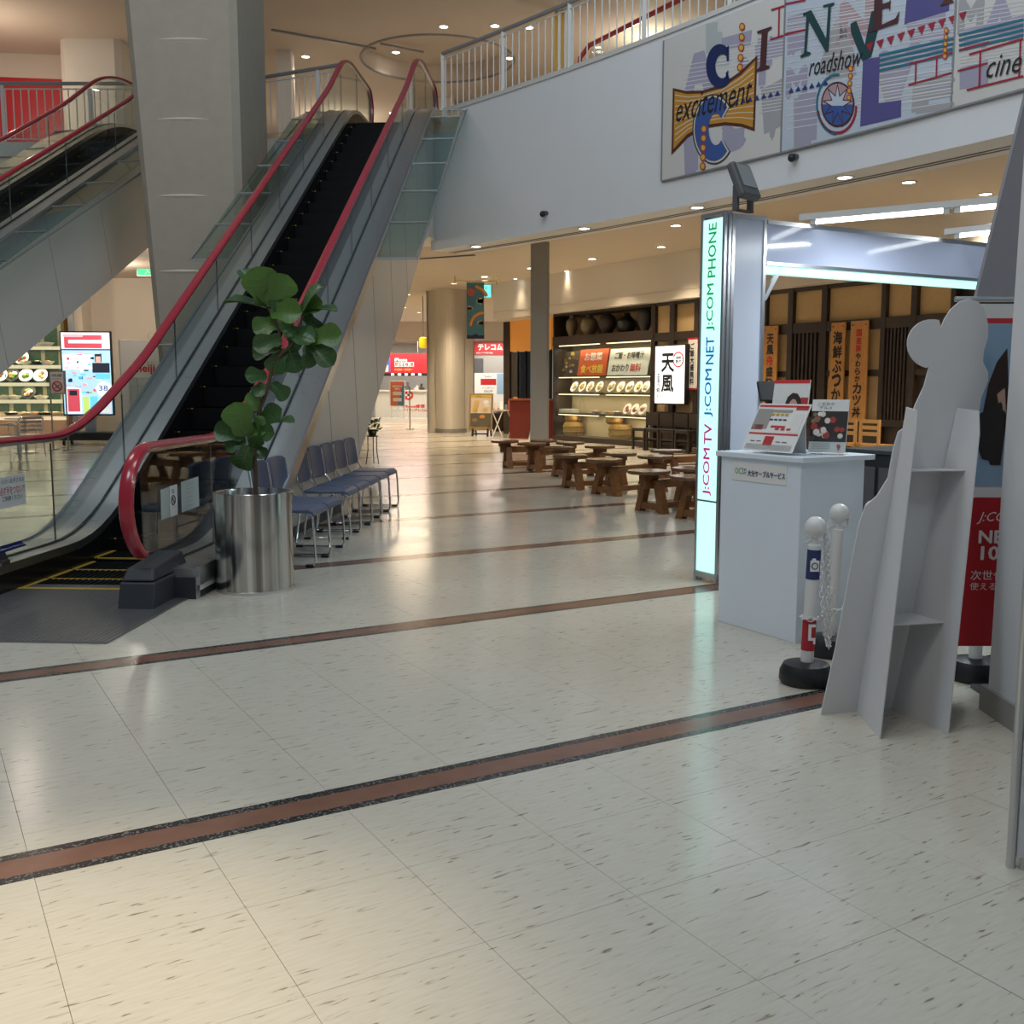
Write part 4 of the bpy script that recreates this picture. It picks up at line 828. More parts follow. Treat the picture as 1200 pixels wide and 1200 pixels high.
def cov2(blk, q, bk, wd, ht):
    blk(.30, .5, .0, .75, 'signred'); blk(-.05, .4, .55, .62, 'skin')
    MB().prism([q((.1 + .24 * math.cos(a)) * wd, (.62 + .2 * math.sin(a)) * ht, .002) for a in [k * .6 for k in range(11)]], (0, .0004, 0)).build('print_block', 'hair', bk); MB().prism([q((.1 + .13 * math.cos(a)) * wd, (.60 + .13 * math.sin(a)) * ht, .0028) for a in [k * .6 for k in range(11)]], (0, .0004, 0)).build('print_block', 'skin', bk)
    blk(-.5, .5, .95, 1, 'inkred')
holder(onct(.27, .08), 'food brochure in a clear holder at the counter end', .20, .29, A - 1.05, cov1)
holder(onct(.20, .33), 'white and red magazine in a clear holder behind the price sheet', .21, .40, A - 1.15, cov2)
# dark terminal, black cabinet and wires behind the counter
q = at_y(902, 462, 6.7); tm = E('terminal', 'dark tilted terminal screen on a pole behind the brochures', 'terminal', (q.x, 6.7, 0)); MB().tube([(0, 0, 0.01), (0, 0, q.z)], .02, 8).build('pole', 'black', tm); B(-.14, .14, -.12, .12, 0, .015).build('base', 'black', tm)
s_ = B(-.08, .08, -.012, .012, -.05, .09).build('screen', 'black', tm, bev=.008); s_.location = (0, -.02, q.z); s_.rotation_euler = (math.radians(-25), 0, math.radians(12))
bc = E('cabinet', 'black office cabinet with open cable side behind the counter', 'cabinet', uv(5.15, 4.05), A); B(0, .95, 0, .62, .06, .98).build('body', mat('cabinet_black', (.018, .02, .024), .4), bc, bev=.006); B(-.015, .97, -.015, .635, .98, 1.005).build('top', mat('cabinet_top', (.05, .065, .075), .25), bc, bev=.004)
for x in (.04, .88): B(x, x + .05, .05, .57, 0, .06).build('foot', 'black', bc)
for k in range(4): B(-.012, 0, .06 + k * .14, .17 + k * .14, .12, .9).build('grille', 'dgrey', bc)
tag(MB().tube([uv(5.05, 4.35, .004 + .0) , uv(5.0, 4.25, .10), uv(5.02, 4.2, .35), uv(5.1, 4.12, .62), uv(5.13, 4.0, .80), uv(5.3, 3.98, .9)], .006, 6).build('cable', 'plastic', smooth=True), 'loose white cable looping down beside the black cabinet', 'cable')
# ================================================================== CARDBOARD CUTOUT SEEN FROM BEHIND
g1 = at_z(962, 838, 0); g2 = at_z(1004, 833, 0); pn = Vector((.30, -1, 0)).normalized()
cu = E('cutout_standee', 'blank white cardboard cutout figure seen from behind on an easel back', 'standee', (g1.x, g1.y, 0))
def cpt(x, y): return at_plane(x, y, g1, pn)
out = [(962, 838), (979.5, 759), (997, 665), (1007.5, 612), (1014.5, 593), (1028, 581), (1041, 560), (1047, 526), (1053, 506), (1064, 498), (1073, 474), (1083, 453), (1089, 430)]
for a in range(105, 290, 12): out.append((1093 + 29.5 * math.cos(math.radians(a)), 403 + 29 * math.sin(math.radians(a))))
out += [(1103, 384), (1107, 374), (1114, 363), (1124, 354), (1135, 350), (1146, 353), (1154, 363), (1158, 380), (1158, 395), (1153, 412), (1152, 424), (1158, 436), (1158, 446), (1150, 466), (1146, 490), (1140, 560), (1128, 700), (1112, 836)]
MB().prism([cpt(x, y) - cu.location for x, y in out], pn * -.006).build('cutout_panel', 'board', cu)
def flap(hb, ht, ob, ot, nm):
    h0 = at_z(*hb, 0); o0 = at_z(*ob, 0); h1 = cpt(*ht) + pn * .001
    d = (o0 - h0); h1z = h1.z; k = .42; o1 = h1 + d * k
    P = [h0 + pn * .002, o0, o1 - ZZ * .01, h1]
    mid = [o0 + (o1 - o0) * f for f in (.92,)]
    MB().prism([p - cu.location for p in [P[0], P[1], mid[0], P[2] - d * .05, P[3]]], d.cross(ZZ).normalized() * .005).build(nm, 'board', cu); return h0, o0, o1, h1
F1 = flap((1004, 833), (1063, 477), (1032, 866), (1090, 480), 'easel_flap'); F2 = flap((1046, 831), (1122, 478), (1112, 859), (1147, 484), 'easel_flap')
for f, nm in ((.80, 'upper_brace'), (.32, 'lower_brace')):
    a = F1[0].lerp(F1[3], f); b = F2[0].lerp(F2[3], f); d1 = (F1[1] - F1[0]) * (1 - .58 * f) * .7; d2 = (F2[1] - F2[0]) * (1 - .58 * f) * .7
    MB().prism([p - cu.location for p in (a, b, b + d2, a + d1)], (0, 0, .004)).build(nm, 'board', cu)
# ================================================================== BARRIER POSTS WITH CHAIN
prt('lnavy', (.02, .035, .13)); prt('lred', (.42, .02, .03))
def barrier(label, x, y, lean, marks=True):
    c = E('barrier_post', label, 'barrier post', (x, y, 0), 0, None)
    MB().lathe([(.115, 0), (.125, .02), (.122, .06), (.105, .095), (.06, .105), (.03, .105)], 28).build('rubber_base', 'black', c, smooth=True)
    ax = Vector((lean, 0, 1)); t = lambda z: Vector((lean * z, 0, z))
    MB().tube([t(.09), t(.50), t(.51), t(.66), t(.665)], [.030, .030, .0305, .030, .022], 16).build('pole', 'plastic', c, smooth=True); MB().tube([t(.665), t(.70)], .016, 10).build('neck', 'plastic', c); MB().ball(t(.745), .05, 16, 10).build('ball', 'plastic', c, smooth=True)
    for s in (-1, 1): MB().tube([t(.685) + Vector((s * .01, 0, 0)), t(.675) + Vector((s * .045, 0, 0)), t(.72) + Vector((s * .048, 0, 0))], .006, 6).build('hook', 'plastic', c)
    if marks:
        for z0, z1, k in ((.50, .64, 'lnavy'), (.16, .31, 'lred')):
            lb = MB().tube([t(z0), t(z1)], .0315, 20, cap=False).build('label_band', k, c, smooth=True)
            if k == 'lnavy':
                p = t(.57) + Vector((-.004, -.033, 0)); MB().prism([p + Vector((dx, 0, dz)) for dx, dz in ((-.02, -.03), (.022, -.03), (.022, .022), (.008, .022), (.004, .032), (-.01, .032), (-.014, .022), (-.02, .022))], (0, -.001, 0)).build('camera_mark', 'signwhite', lb)
                MB().tube([p + Vector((.001 + .014 * math.cos(a), -.002, -.004 + .014 * math.sin(a))) for a in [k_ * .45 for k_ in range(14)]], .0025, 5, closed=True).build('camera_mark', 'lnavy', lb)
            else:
                p = t(.24) + Vector((0, -.033, 0)); MB().prism([p + Vector((dx, 0, dz)) for dx, dz in ((-.012, .05), (.022, .05), (.022, .036), (.002, .036), (.002, -.015), (.022, -.015), (.022, -.045), (.012, -.045), (.012, -.028), (-.012, -.028))], (0, -.001, 0)).build('letter_mark', 'signwhite', lb)
    return c
b1 = at_z(944, 800, 0); barrier('white barrier post carrying navy and red labels beside the counter', b1.x, b1.y, .03)
b2 = at_z(968, 770, 0); barrier('white barrier post standing just behind the labelled front post', b2.x + .03, b2.y + .06, .04, False)
b3 = at_y(1025, 577, 5.5); barrier('white barrier post with only its ball showing behind the cutout', b3.x, 5.5, 0, False)
b4 = at_z(1141, 785, 0); barrier('white barrier post between the cutout and the white pillar', at_y(1142, 785, 4.86).x, 4.86, .0, False)
lk = MB().tube([(.011 * math.cos(a), 0, .017 * math.sin(a)) for a in [k * math.pi / 5 for k in range(10)]], .003, 5, closed=True).mesh('link', 'plastic', True)
def chain(label, pts):
    c = E('chain', label, 'chain', (0, 0, 0)); P = [Vector(p) for p in pts]; L = [0]
    for a, b in zip(P[:-1], P[1:]): L.append(L[-1] + (b - a).length)
    k = 0; i = 0; n = 0
    while k < L[-1]:
        while L[i + 1] < k: i += 1
        f = (k - L[i]) / (L[i + 1] - L[i]); p = P[i].lerp(P[i + 1], f); d = (P[i + 1] - P[i]).normalized()
        o = link('link', lk, c, loc=p); o.rotation_euler = d.to_track_quat('Z', 'Y').to_euler(); o.rotation_euler.rotate_axis('Z', math.pi / 2 * (n % 2)); k += .026; n += 1
X1, Y1 = b1.x, b1.y; X2, Y2 = b2.x + .03, b2.y + .06
chain('white plastic chain hanging in a long loop between two barrier posts', [(X1 + .07, Y1, .70), (X1 + .10, Y1 + .03, .40), (X1 + .12, Y1 + .05, .16), (X2 - .06, Y2 - .15, .14), (X2 - .07, Y2 - .04, .4), (X2 - .02, Y2, .70)])
chain('second white chain hanging beside the front barrier post', [(X1 + .075, Y1 - .02, .68), (X1 + .09, Y1 - .01, .5), (X1 + .075, Y1 - .015, .25), (X1 + .1, Y1 - .01, .2), (X1 + .105, Y1 - .0, .45)])
rg = [(X1 + .012 + .04 * math.cos(a), Y1 + .04 * math.sin(a), .315) for a in [math.pi * k / 6 + 1.2 for k in range(11)]]
chain('white chain wrapped low around the labelled front post', rg + [(X1 + .15, Y1 - .02, .36), (X1 + .24, Y1 - .03, .40)])
# ================================================================== POSTER STAND, SAIL, PILLAR, NEAR PARTITION
PYs = 4.62; x0 = at_y(1122, 560, PYs).x; x1 = x0 + .62; zt = at_y(1150, 356, PYs).z; zb = at_y(1145, 757, PYs).z
po = E('poster_stand', 'poster stand with red lower half between the cutout and the pillar', 'poster', ((x0 + x1) / 2, PYs, 0)); hw = (x1 - x0) / 2
B(-hw, hw, 0, .006, zb, zt).build('sheet', 'paper', po); MB().tube([(-hw - .05, .003, zt + .02), (hw + .05, .003, zt + .02)], .012, 8).build('top_rod', 'alu', po); MB().tube([(0, .05, .02), (0, .05, zt + .02)], .014, 8).build('mast', 'alu', po); B(-.16, .16, -.15, .09, 0, .02).build('foot_plate', 'dgrey', po)
def pz(y): return at_y(1145, y, PYs).z
def pb(x_0, x_1, ya, yb, m, o=-.001): return B(x_0, x_1, o - .001, o, pz(yb), pz(ya)).build('print_block', m, po)
pb(-hw, hw, 373, 379, 'inkred'); pb(-hw, hw, 379, 570, 'sky'); pb(-hw, hw, 583, 757, 'signred')
px_ = lambda x, y=500: at_y(x, y, PYs).x - po.location.x
def shp(pts, m, o): MB().prism([(px_(x, y), o, at_y(x, y, PYs).z) for x, y in pts], (0, -.001, 0)).build('print_shape', m, po)
shp([(1180, 408), (1168, 424), (1158, 450), (1152, 480), (1149, 515), (1160, 545), (1172, 545), (1182, 470)], 'hair', -.003)
shp([(1176, 455), (1168, 462), (1170, 475), (1176, 482)], 'skin', -.004); shp([(1147, 485), (1144, 520), (1150, 538), (1164, 541), (1175, 520), (1174, 470)], 'dishdark', -.0045)
shp([(1177, 455), (1172, 470), (1178, 485)], 'skin', -.005)
lettering('J:COM', 'signwhite', po, (px_(1168, 610), -.003, pz(607)), (1, 0, 0), (0, 0, 1), .18, .055, shear=.35); lettering('NET', 'signwhite', po, (px_(1168, 630), -.003, pz(629)), (1, 0, 0), (0, 0, 1), .16, .055, bold=.03); lettering('10G', 'signwhite', po, (px_(1169, 650), -.003, pz(648)), (1, 0, 0), (0, 0, 1), .15, .06, bold=.03)
lettering('次世代の', 'signwhite', po, (px_(1163, 675), -.003, pz(674)), (1, 0, 0), (0, 0, 1), .20, .045); lettering('使える速さ', 'signwhite', po, (px_(1162, 690), -.003, pz(687)), (1, 0, 0), (0, 0, 1), .20, .035)
YS = 4.75; q = at_y(1144, 349, YS); sa = E('canvas_sail', 'grey triangular fabric sail hanging above the poster by the white pillar', 'fabric', q)
MB().prism([at_y(x, y, YS) - q for x, y in [(1144, 349), (1215, 352), (1225, 20)]], (0, .03, 0)).build('cloth', 'fabricgrey', sa)
for yy in (345, 120):
    k = at_y(1211, yy, YS) - q; MB().tube([k, Vector((k.x, 4.37 - q.y, k.z))], .008, 6).build('tie_rod', 'alu', sa)
rp_ = taper_col('white_pillar', 'smooth white pillar with grey skirting beside the cutout', 2.38, 4.03, .66, .70, .03, .60, .72, 0, 6.0, 'white', 0, .03)
mb = MB().prism([(-.345, -.365, 0), (.345, -.365, 0), (.345, .365, 0), (-.345, .365, 0)], (0, 0, .11)); mb.build('skirting', 'grey', rp_)
np_ = E('partition_panel', 'scuffed white partition panel with thin aluminium edge post by the pillar', 'partition', (at_z(1184, 1016).x, at_z(1184, 1016).y, 0), math.radians(-4))
MB().lathe([(.013, 0), (.013, 2.4)], 12).build('edge_post', 'alu', np_, smooth=True); B(.012, 1.2, -.015, .015, .035, 2.37).build('panel', mat('scuffed_white', (.66, .66, .67), .5, var=.15, scale=30), np_); B(.02, 1.2, -.018, .018, .0, .035).build('bottom_rail', 'alu', np_); MB().lathe([(.022, 0), (.022, 2.4)], 12, (1.22, 0, 0)).build('edge_post', 'alu', np_, smooth=True)
# ================================================================== RESTAURANT FRONT (plane across u = UF)
UF = 14.45
def fp2(px, py, u=UF): p = at_plane(px, py, U * u, U); return p.dot(V), p.z
def fv(px, py=430, u=UF): return fp2(px, py, u)[0]
def fz(px, py, u=UF): return fp2(px, py, u)[1]
def W_(nm, mb, m, parent=None, **k): o = mb.build(nm, m, parent, **k); (o.__setattr__('rotation_euler', (0, 0, A)) if not parent else None); return o
vA = fv(648, 440); vB = fv(765, 440); vE = fv(1185, 430)
S('bulkhead_restaurant', B(-.0, 1.6, fv(1230, 300, 14.2), fv(578, 340, 14.2), fz(700, 361, 14.2), ZC), 'offwhite').rotation_euler = (0, 0, A)
bpy.data.objects['bulkhead_restaurant'].location = U * 14.2
S('trim_5', B(-.012, 0, fv(1230, 300, 14.2), fv(578, 340, 14.2), fz(700, 352, 14.2), fz(700, 350.5, 14.2)), 'tan').rotation_euler = (0, 0, A); bpy.data.objects['trim_5'].location = U * 14.2
zTop = fz(700, 361, 14.2)
rw = S('wall_restaurant', B(UF + .14, UF + .3, vE, vB, 0, zTop), 'dwood'); rw.rotation_euler = (0, 0, A)
zB_, zR, zM1, zM0, zD = fz(960, 377), fz(960, 389), fz(985, 434), fz(985, 441), fz(980, 490)
def bar_px(x0, x1, z0, z1, nm, m, d0=0., d1=.14): lo, hi = sorted((fv(x0), fv(x1))); return W_(nm, B(UF + d0, UF + d1, lo, hi, z0, z1), m, rw, bev=.006)
posts = [(762, 766.5), (783.5, 789), (812, 817), (893, 896), (921, 927), (960, 966.5), (1029.5, 1035), (1064, 1071), (1110, 1116)]
for x0, x1 in posts: bar_px(x0, x1, 0, zTop, 'post', 'dwood')
for (a, b), (c, d) in zip(posts[:-1], posts[1:]):
    bar_px(b, c, zTop - .07, zTop, 'rail', 'dwood', .02); bar_px(b, c, zR, zB_, 'rail', 'dwood', .01)
    bar_px(b, c, zB_, zTop - .07, 'panel', 'tanpanel', .08)
    lat = b in (927, 1035)
    if lat:
        bar_px(b, c, zD, zR, 'window_recess', mat('recess_black', (.012, .009, .007), .6), .12, .14); n = 7; lo, hi = sorted((fv(b), fv(c)))
        for i in range(n): y0 = lo + (hi - lo) * (i + .25) / n; W_('lattice_slat', B(UF + .03, UF + .08, y0, y0 + (hi - lo) / n * .5, zD, zR), 'dwood', rw)
    else:
        bar_px(b, c, zM0, zM1, 'rail', 'dwood', .03); bar_px(b, c, zM1, zR, 'panel', 'tanpanel' if b < 1064 else 'dwood', .08); bar_px(b, c, zD, zM0, 'panel', 'tanpanel' if b < 1064 else 'dwood', .08)
    bar_px(b, c, zD - .12, zD, 'rail', 'dwood', .01)
    bar_px(b, c, .1, zD - .12, 'panel', mat('wainscot', (.05, .03, .02), .5), .09)
# vertical sign boards
def vboard(x0, x1, y0, y1, chars, label, u=UF - .06):
    a = fv(x0, (y0 + y1) / 2, u); b = fv(x1, (y0 + y1) / 2, u); z1 = fz((x0 + x1) / 2, y0, u); z0 = fz((x0 + x1) / 2, y1, u); lo, hi = sorted((a, b)); w_ = hi - lo
    c = E('sign_board', label, 'sign', uv(u, lo), A); B(0, .03, 0, w_, z0, z1).build('board', 'orangewood', c, bev=.004)
    for y in (.05, w_ - .05): MB().lathe([(.012, 0), (.012, .01)], 8).build('bolt', 'black', c, loc=(-.002, y, z1 - .07)).rotation_euler = (0, -1.57, 0)
    zc = z1 - .14; tot = sum(k for _, _, k in chars); av = (z1 - z0 - .2)
    for ch, m, k in chars:
        h = av * k / tot; s = h * .84; lettering(ch, m, c, (-.003, w_ / 2, zc - h / 2), (0, -1, 0), (0, 0, 1), min(s, w_ * .62), s, bold=.035); zc -= h
    return c
lit('brushred', (.75, .05, .02), .05)
vboard(893.5, 910, 382, 484, [(c, 'inkred' if c == '舟' else 'ink', 1) for c in '天風舟盛り御膳'], 'orange wooden sign board with a red character beside the booth wall')
vboard(972, 988.5, 378, 508, [(c, 'ink', 1) for c in '海鮮ぶっかけ丼'], 'orange wooden sign board lettered all in black brush strokes')
vboard(995, 1015.5, 376, 494, [(c, 'inkred', .75) for c in '国産豚'] + [(c, 'ink', .72) for c in 'やわらか'] + [(c, 'ink', 1.15) for c in 'カツ丼'], 'orange wooden sign board with three red characters on top')
# lit shop sign and red poster
u_ = UF - .14; a, b = fv(803, 440, u_), fv(767, 440, u_); z1 = fz(785, 404, u_); z0 = fz(785, 474, u_); w_ = b - a
ls = E('lit_sign', 'white lit restaurant sign with two large black brush characters', 'sign', uv(u_, a), A); B(0, .12, 0, w_, z0, z1).build('case', 'black', ls, bev=.01); B(-.004, 0, .025, w_ - .025, z0 + .025, z1 - .025).build('light_panel', 'lightboxw', ls)
zh = z1 - z0; ks = dict(bold=.03)
lettering('天', 'ink', ls, (-.006, w_ * .56, z1 - zh * .30), (0, -1, 0), (0, 0, 1), w_ * .40, zh * .30, **ks); lettering('風', 'ink', ls, (-.006, w_ * .56, z1 - zh * .65), (0, -1, 0), (0, 0, 1), w_ * .38, zh * .28, **ks)
lettering('土\n玉\nう\n処\nし', 'ink', ls, (-.006, w_ * .86, z1 - zh * .67), (0, -1, 0), (0, 0, 1), w_ * .12, zh * .42, bold=.02); lettering('海鮮\n豊丼', 'ink', ls, (-.006, w_ * .22, z1 - zh * .25), (0, -1, 0), (0, 0, 1), w_ * .18, zh * .12, bold=.01)
MB().tube([(-.007, w_ * .22 + w_ * .16 * math.cos(t), z1 - zh * .25 + zh * .12 * math.sin(t)) for t in [.4 + k * .35 for k in range(17)]], .014, 6).build('red_circle', 'inkred', ls); lettering('印', 'inkred', ls, (-.006, w_ * .33, z1 - zh * .86), (0, -1, 0), (0, 0, 1), w_ * .06, zh * .04)
a, b = fv(818, 430), fv(806, 430); z1 = fz(808, 396); z0 = fz(808, 457); rp2 = E('wall_poster', 'red-bordered white poster with black writing beside the lit sign', 'poster', uv(UF - .02, a), A); B(0, .02, 0, b - a, z0, z1).build('backing', 'signred', rp2); B(-.003, 0, .0, b - a - .03, z0 + .04, z1 - .04).build('sheet', 'paper', rp2)
lettering('ご\n飯\n大\n盛\n無\n料', 'ink', rp2, (-.005, (b - a) * .5, (z0 + z1) / 2), (0, -1, 0), (0, 0, 1), (b - a) * .38, (z1 - z0) * .8, bold=.03)
# ------------------------------------------------------------------ lit display case
fc = E('display_case', 'dark wooden display case with lit food shelves and jars on top', 'display case', uv(UF, vB), A); cw = vA - vB; DP = .62
zn0, zn1 = fz(705, 391), zTop; zg1 = fz(705, 402); zg0 = fz(705, 514)
B(DP, DP + .05, 0, cw, 0, zn1).build('back', 'tanpanel', fc); B(0, DP, 0, cw, 0, zg0).build('plinth', 'dwood', fc); B(0, DP, 0, .05, zg0, zn1).build('side', 'dwood', fc); B(0, DP, cw - .05, cw, zg0, zn1).build('side', 'dwood', fc)
B(-.02, DP, 0, cw, zg1, zn0).build('beam', 'dwood', fc); B(0, DP, 0, cw, zn1 - .06, zn1).build('top_board', 'dwood', fc); B(DP - .06, DP, .05, cw - .05, zg0, zg1).build('lining', mat('case_lining', (.62, .50, .33), .7), fc)
shz = [fz(705, 440), fz(705, 460.8), fz(705, 486)]
for z in shz:
    B(.06, DP - .06, .05, cw - .05, z - .03, z).build('shelf', 'dwood', fc)
    for y0, y1 in ((.15, cw * .46), (cw * .54, cw - .15)): B(.08, .12, y0, y1, z - .05, z - .03).build('light_strip', 'case_strip', fc)
for y0, y1 in ((.15, cw * .46), (cw * .54, cw - .15)): B(.08, .12, y0, y1, zg1 - .02, zg1).build('light_strip', 'case_strip', fc)
for i in range(3): B(.01, .018, .05 + (cw - .1) * i / 3 + .004, .05 + (cw - .1) * (i + 1) / 3 - .004, zg0, zg1).build('glass_pane', 'glass', fc)
for z in [zg1] + shz: lamp('case_lamp', 'AREA', tuple(uv(UF + .22, vB + cw / 2, z - .07)), 14, (1, .82, .55), cw - .3, tuple(uv(UF + .35, vB + cw / 2, z - 1)), sizey=.12).rotation_euler = (0, 0, A + math.pi / 2)
def cpos(px, py, z, d=.28): p = at_plane(px, py, U * (UF + d), U); return uv(UF + d, p.dot(V), z)
# jars
prt('jar1', (.32, .24, .16), .5); prt('jar2', (.24, .18, .11), .4); prt('jar3', (.06, .045, .04), .35); prt('jar4', (.03, .03, .03), .3); prt('jar5', (.09, .085, .08), .3)
for px, r, h, m, lb, pr in [(670, .19, .52, 'jar1', 'tall pale brown jar with lid on top of the display case', (.5, .9, 1, .8, .35, .42)), (690.5, .27, .50, 'jar2', 'wide brown jar with cream band above the display case', (.6, 1, 1, .8, .4, .42)), (712, .28, .54, 'jar3', 'round dark jar with streaked glaze above the display case', (.5, .95, 1, .75, .35, .4)), (734.5, .29, .46, 'jar4', 'squat black jar with wide lip above the display case', (.7, 1, .95, .5, .3, .42)), (755.5, .22, .58, 'jar5', 'grey banded jar nearest the lit sign above the display case', (.5, .95, 1, .8, .38, .45))]:
    r *= .8; p = cpos(px, 385, zn0, .30); c = E('jar', lb, 'jar', p); k = [0, .12, .45, .72, .88, .9] ; P = [(r * .45, 0)] + [(r * q, h * f) for q, f in zip(pr, (.06, .35, .58, .80, .9))] + [(r * pr[5], h * .93), (r * pr[5], h * .95), (r * .28, h * .95)]
    MB().lathe(P, 24).build('body', m, c, smooth=True); MB().lathe([(r * .33, h * .95), (r * .30, h), (r * .05, h * 1.02)], 20).build('lid', m, c, smooth=True)
# signs standing in the case
def case_sign(x0, x1, y0, y1, label, m, lines, tilt=.12):
    d = .20; a = fv(x1, y1, UF + d); b = fv(x0, y1, UF + d); z0 = shz[0]; z1 = fz((x0 + x1) / 2, y0, UF + d); c = E('menu_sign', label, 'sign', uv(UF + d, a, z0), A); w_ = b - a; h = z1 - z0
    MB().prism([(0, 0, 0.002), (0, w_, 0.002), (tilt, w_, h), (tilt, 0, h)], (.015, 0, 0)).build('board', m, c)
    for body, k, fy, wf, hf in lines: lettering(body, k, c, (tilt * fy - .006, w_ * .5, h * fy), (0, -1, 0), (tilt / h, 0, 1), w_ * wf, h * hf, bold=.02)
    return c, w_, h
prt('signorange', (.62, .09, .02)); lit('sgold', (.80, .55, .08), .05)
case_sign(676, 709, 409, 439, 'orange sign with white and yellow characters inside the display case', 'signorange', [('お惣菜', 'signwhite', .72, .62, .30), ('食べ放題', 'sgold', .26, .78, .32)])
_c, w_, h = case_sign(711, 758, 408, 438, 'white framed sign about free refills inside the display case', 'paper', [('ご飯・お味噌汁', 'ink', .75, .72, .26)])
lettering('おかわり', 'ink', _c, (.028, w_ * .68, h * .28), (0, -1, 0), (.12 / h, 0, 1), w_ * .42, h * .28, bold=.02); lettering('無料', 'inkred', _c, (.028, w_ * .30, h * .28), (0, -1, 0), (.12 / h, 0, 1), w_ * .26, h * .30, bold=.02)
MB().prism([(.12 * .2 - .004, w_ * .02, h * .1), (.12 * .2 - .004, w_ * .14, h * .1), (.12 * .6 - .004, w_ * .14, h * .5), (.12 * .6 - .004, w_ * .02, h * .5)], (-.001, 0, 0)).build('print_shape', 'dishdark', _c)
c, w_, h = case_sign(657, 676, 412, 440, 'food photograph leaning beside the orange sign in the display case', 'dishdark', [])
for i in range(14):
    y, z = random.uniform(.1, .9) * w_, random.uniform(.12, .88) * h; r = random.uniform(.05, .10); MB().prism([(z / h * .12 - .003, y + r * math.cos(t), z + r * .8 * math.sin(t)) for t in [k * .8 for k in range(8)]], (-.001, 0, 0)).build('print_shape', random.choice(['meat', 'ricew', 'dishbrown', 'ygold']), c)
# food models
def bowl(p, r, label, grp, food, m='signwhite', stand=False, seed=0, rz=A):
    rd = random.Random(seed); c = E('food_model', label, 'food', p, rz, grp)
    if stand:   # plate propped up on a little easel to face the customer
        mb = MB().lathe([(.02, 0), (r * .6, .004), (r, .03), (r * .97, .034), (r * .55, .012), (.01, .01)], 20); o = mb.build('plate', m, c, smooth=True); o.location = (.05, 0, r * .92 + .01); o.rotation_euler = (0, math.radians(-62), 0)
        for i in range(7): a = rd.uniform(0, 6.28); q = rd.uniform(0, .5) * r; MB().ball((q * math.cos(a), q * math.sin(a), .03), r * rd.uniform(.2, .32), 8, 6, (1, 1, .6)).build('garnish', rd.choice(food), o, smooth=True)
        B(.03, .13, -.03, .03, 0, .012).build('easel', 'black', c)
    else:
        MB().lathe([(r * .4, 0), (r * .5, .01), (r * .85, r * .35), (r, r * .55), (r * .95, r * .55), (r * .7, r * .3)], 20).build('bowl', m, c, smooth=True)
        for i in range(6): a = rd.uniform(0, 6.28); q = rd.uniform(0, .5) * r; MB().ball((q * math.cos(a), q * math.sin(a), r * .48), r * rd.uniform(.25, .38), 8, 6, (1, 1, .55)).build('garnish', rd.choice(food), c, smooth=True)
    return c
prt('tempura', (.62, .40, .10)); prt('salmon', (.60, .20, .10)); prt('greenfood', (.10, .22, .04)); prt('soup', (.30, .10, .03))
for i, px in enumerate([672, 681.5, 690.5, 701.5, 715.5, 726.5, 737, 747, 756]): bowl(cpos(px, 455, shz[1], .25), .145, 'plate of tempura food model on the middle shelf of the lit case', 'tempura plates on the middle shelf', ['tempura', 'tempura', 'ricew'], stand=True, seed=i)
for i, px in enumerate([698.5, 714, 724, 734, 743, 752]): bowl(cpos(px, 480, shz[2], .25), .14, 'plate of pink food model on the third shelf of the lit case', 'pink food plates on the third shelf', ['salmon', 'meat', 'ricew'], stand=i > 2, seed=40 + i)
tag(W_('noodle_box', B(-.12, .12, -.30, .30, 0, .10), 'plastic', bev=.01), 'long pale box on the third shelf of the lit case', 'box').location = cpos(667, 482, shz[2], .28)
for px, py, r, h, lb in [(672, 503, .34, .34, 'large straw bale at the case bottom, nearer the grey post'), (671, 494, .25, .24, 'small straw bale stacked on the large one nearer the grey post'), (727, 508, .36, .34, 'large straw bale at the case bottom, nearer the waiting chairs'), (720.5, 498, .28, .24, 'small straw bale stacked on the large one nearer the waiting chairs')]:
    z = zg0 + (.34 if 'stacked' in lb else 0); p = cpos(px, py, z, .30); c = E('straw_bale', lb, 'straw bale', p, 0); r *= .78
    MB().lathe([(r * .8, 0), (r, h * .25), (r, h * .75), (r * .85, h)], 20).build('bale', woodmat('straw', (.30, .16, .045), (.50, .30, .10), .9, (20, 20, 3)), c, smooth=True)
    for f in (.3, .68): MB().tube([((r + .004) * math.cos(k * .4), (r + .004) * math.sin(k * .4), h * f) for k in range(16)], .014, 6, closed=True).build('rope', mat('rope', (.30, .18, .05), .9), c)
# dark waiting chairs under the lit sign
def wchair(px, label):
    v = px; c = E('waiting_chair', label, 'chair', uv(UF - .62, v), A, 'dark waiting chairs under the lit sign')   # faces -u
    B(-.02, .42, -.22, .22, .41, .44).build('seat_frame', 'dwood', c); B(-.02, .40, -.22, .22, .44, .475).build('seat', mat('black_leather', (.012, .012, .014), .4), c, bev=.012)
    for x in (0, .38):
        for y in (-.2, .2): B(x - .022, x + .022, y - .022, y + .022, 0, .41 if x == 0 else .82).build('leg', 'dwood', c)
    B(.36, .40, -.2, .2, .52, .80).build('backrest', 'dwood', c); B(0, .38, -.21, -.19, .20, .24).build('side_rail', 'dwood', c); B(0, .38, .19, .21, .20, .24).build('side_rail', 'dwood', c); B(-.01, .01, -.2, .2, .24, .28).build('front_rail', 'dwood', c)
    return c
vw = at_z(745, 503, .45).dot(V)
for i, lb in enumerate(('dark wooden waiting chair next to the lit display case', 'dark wooden waiting chair second from the lit display case', 'dark wooden waiting chair third from the lit display case', 'dark wooden waiting chair fourth from the case, by the glowing tower')): wchair(vw - .49 * i, lb)
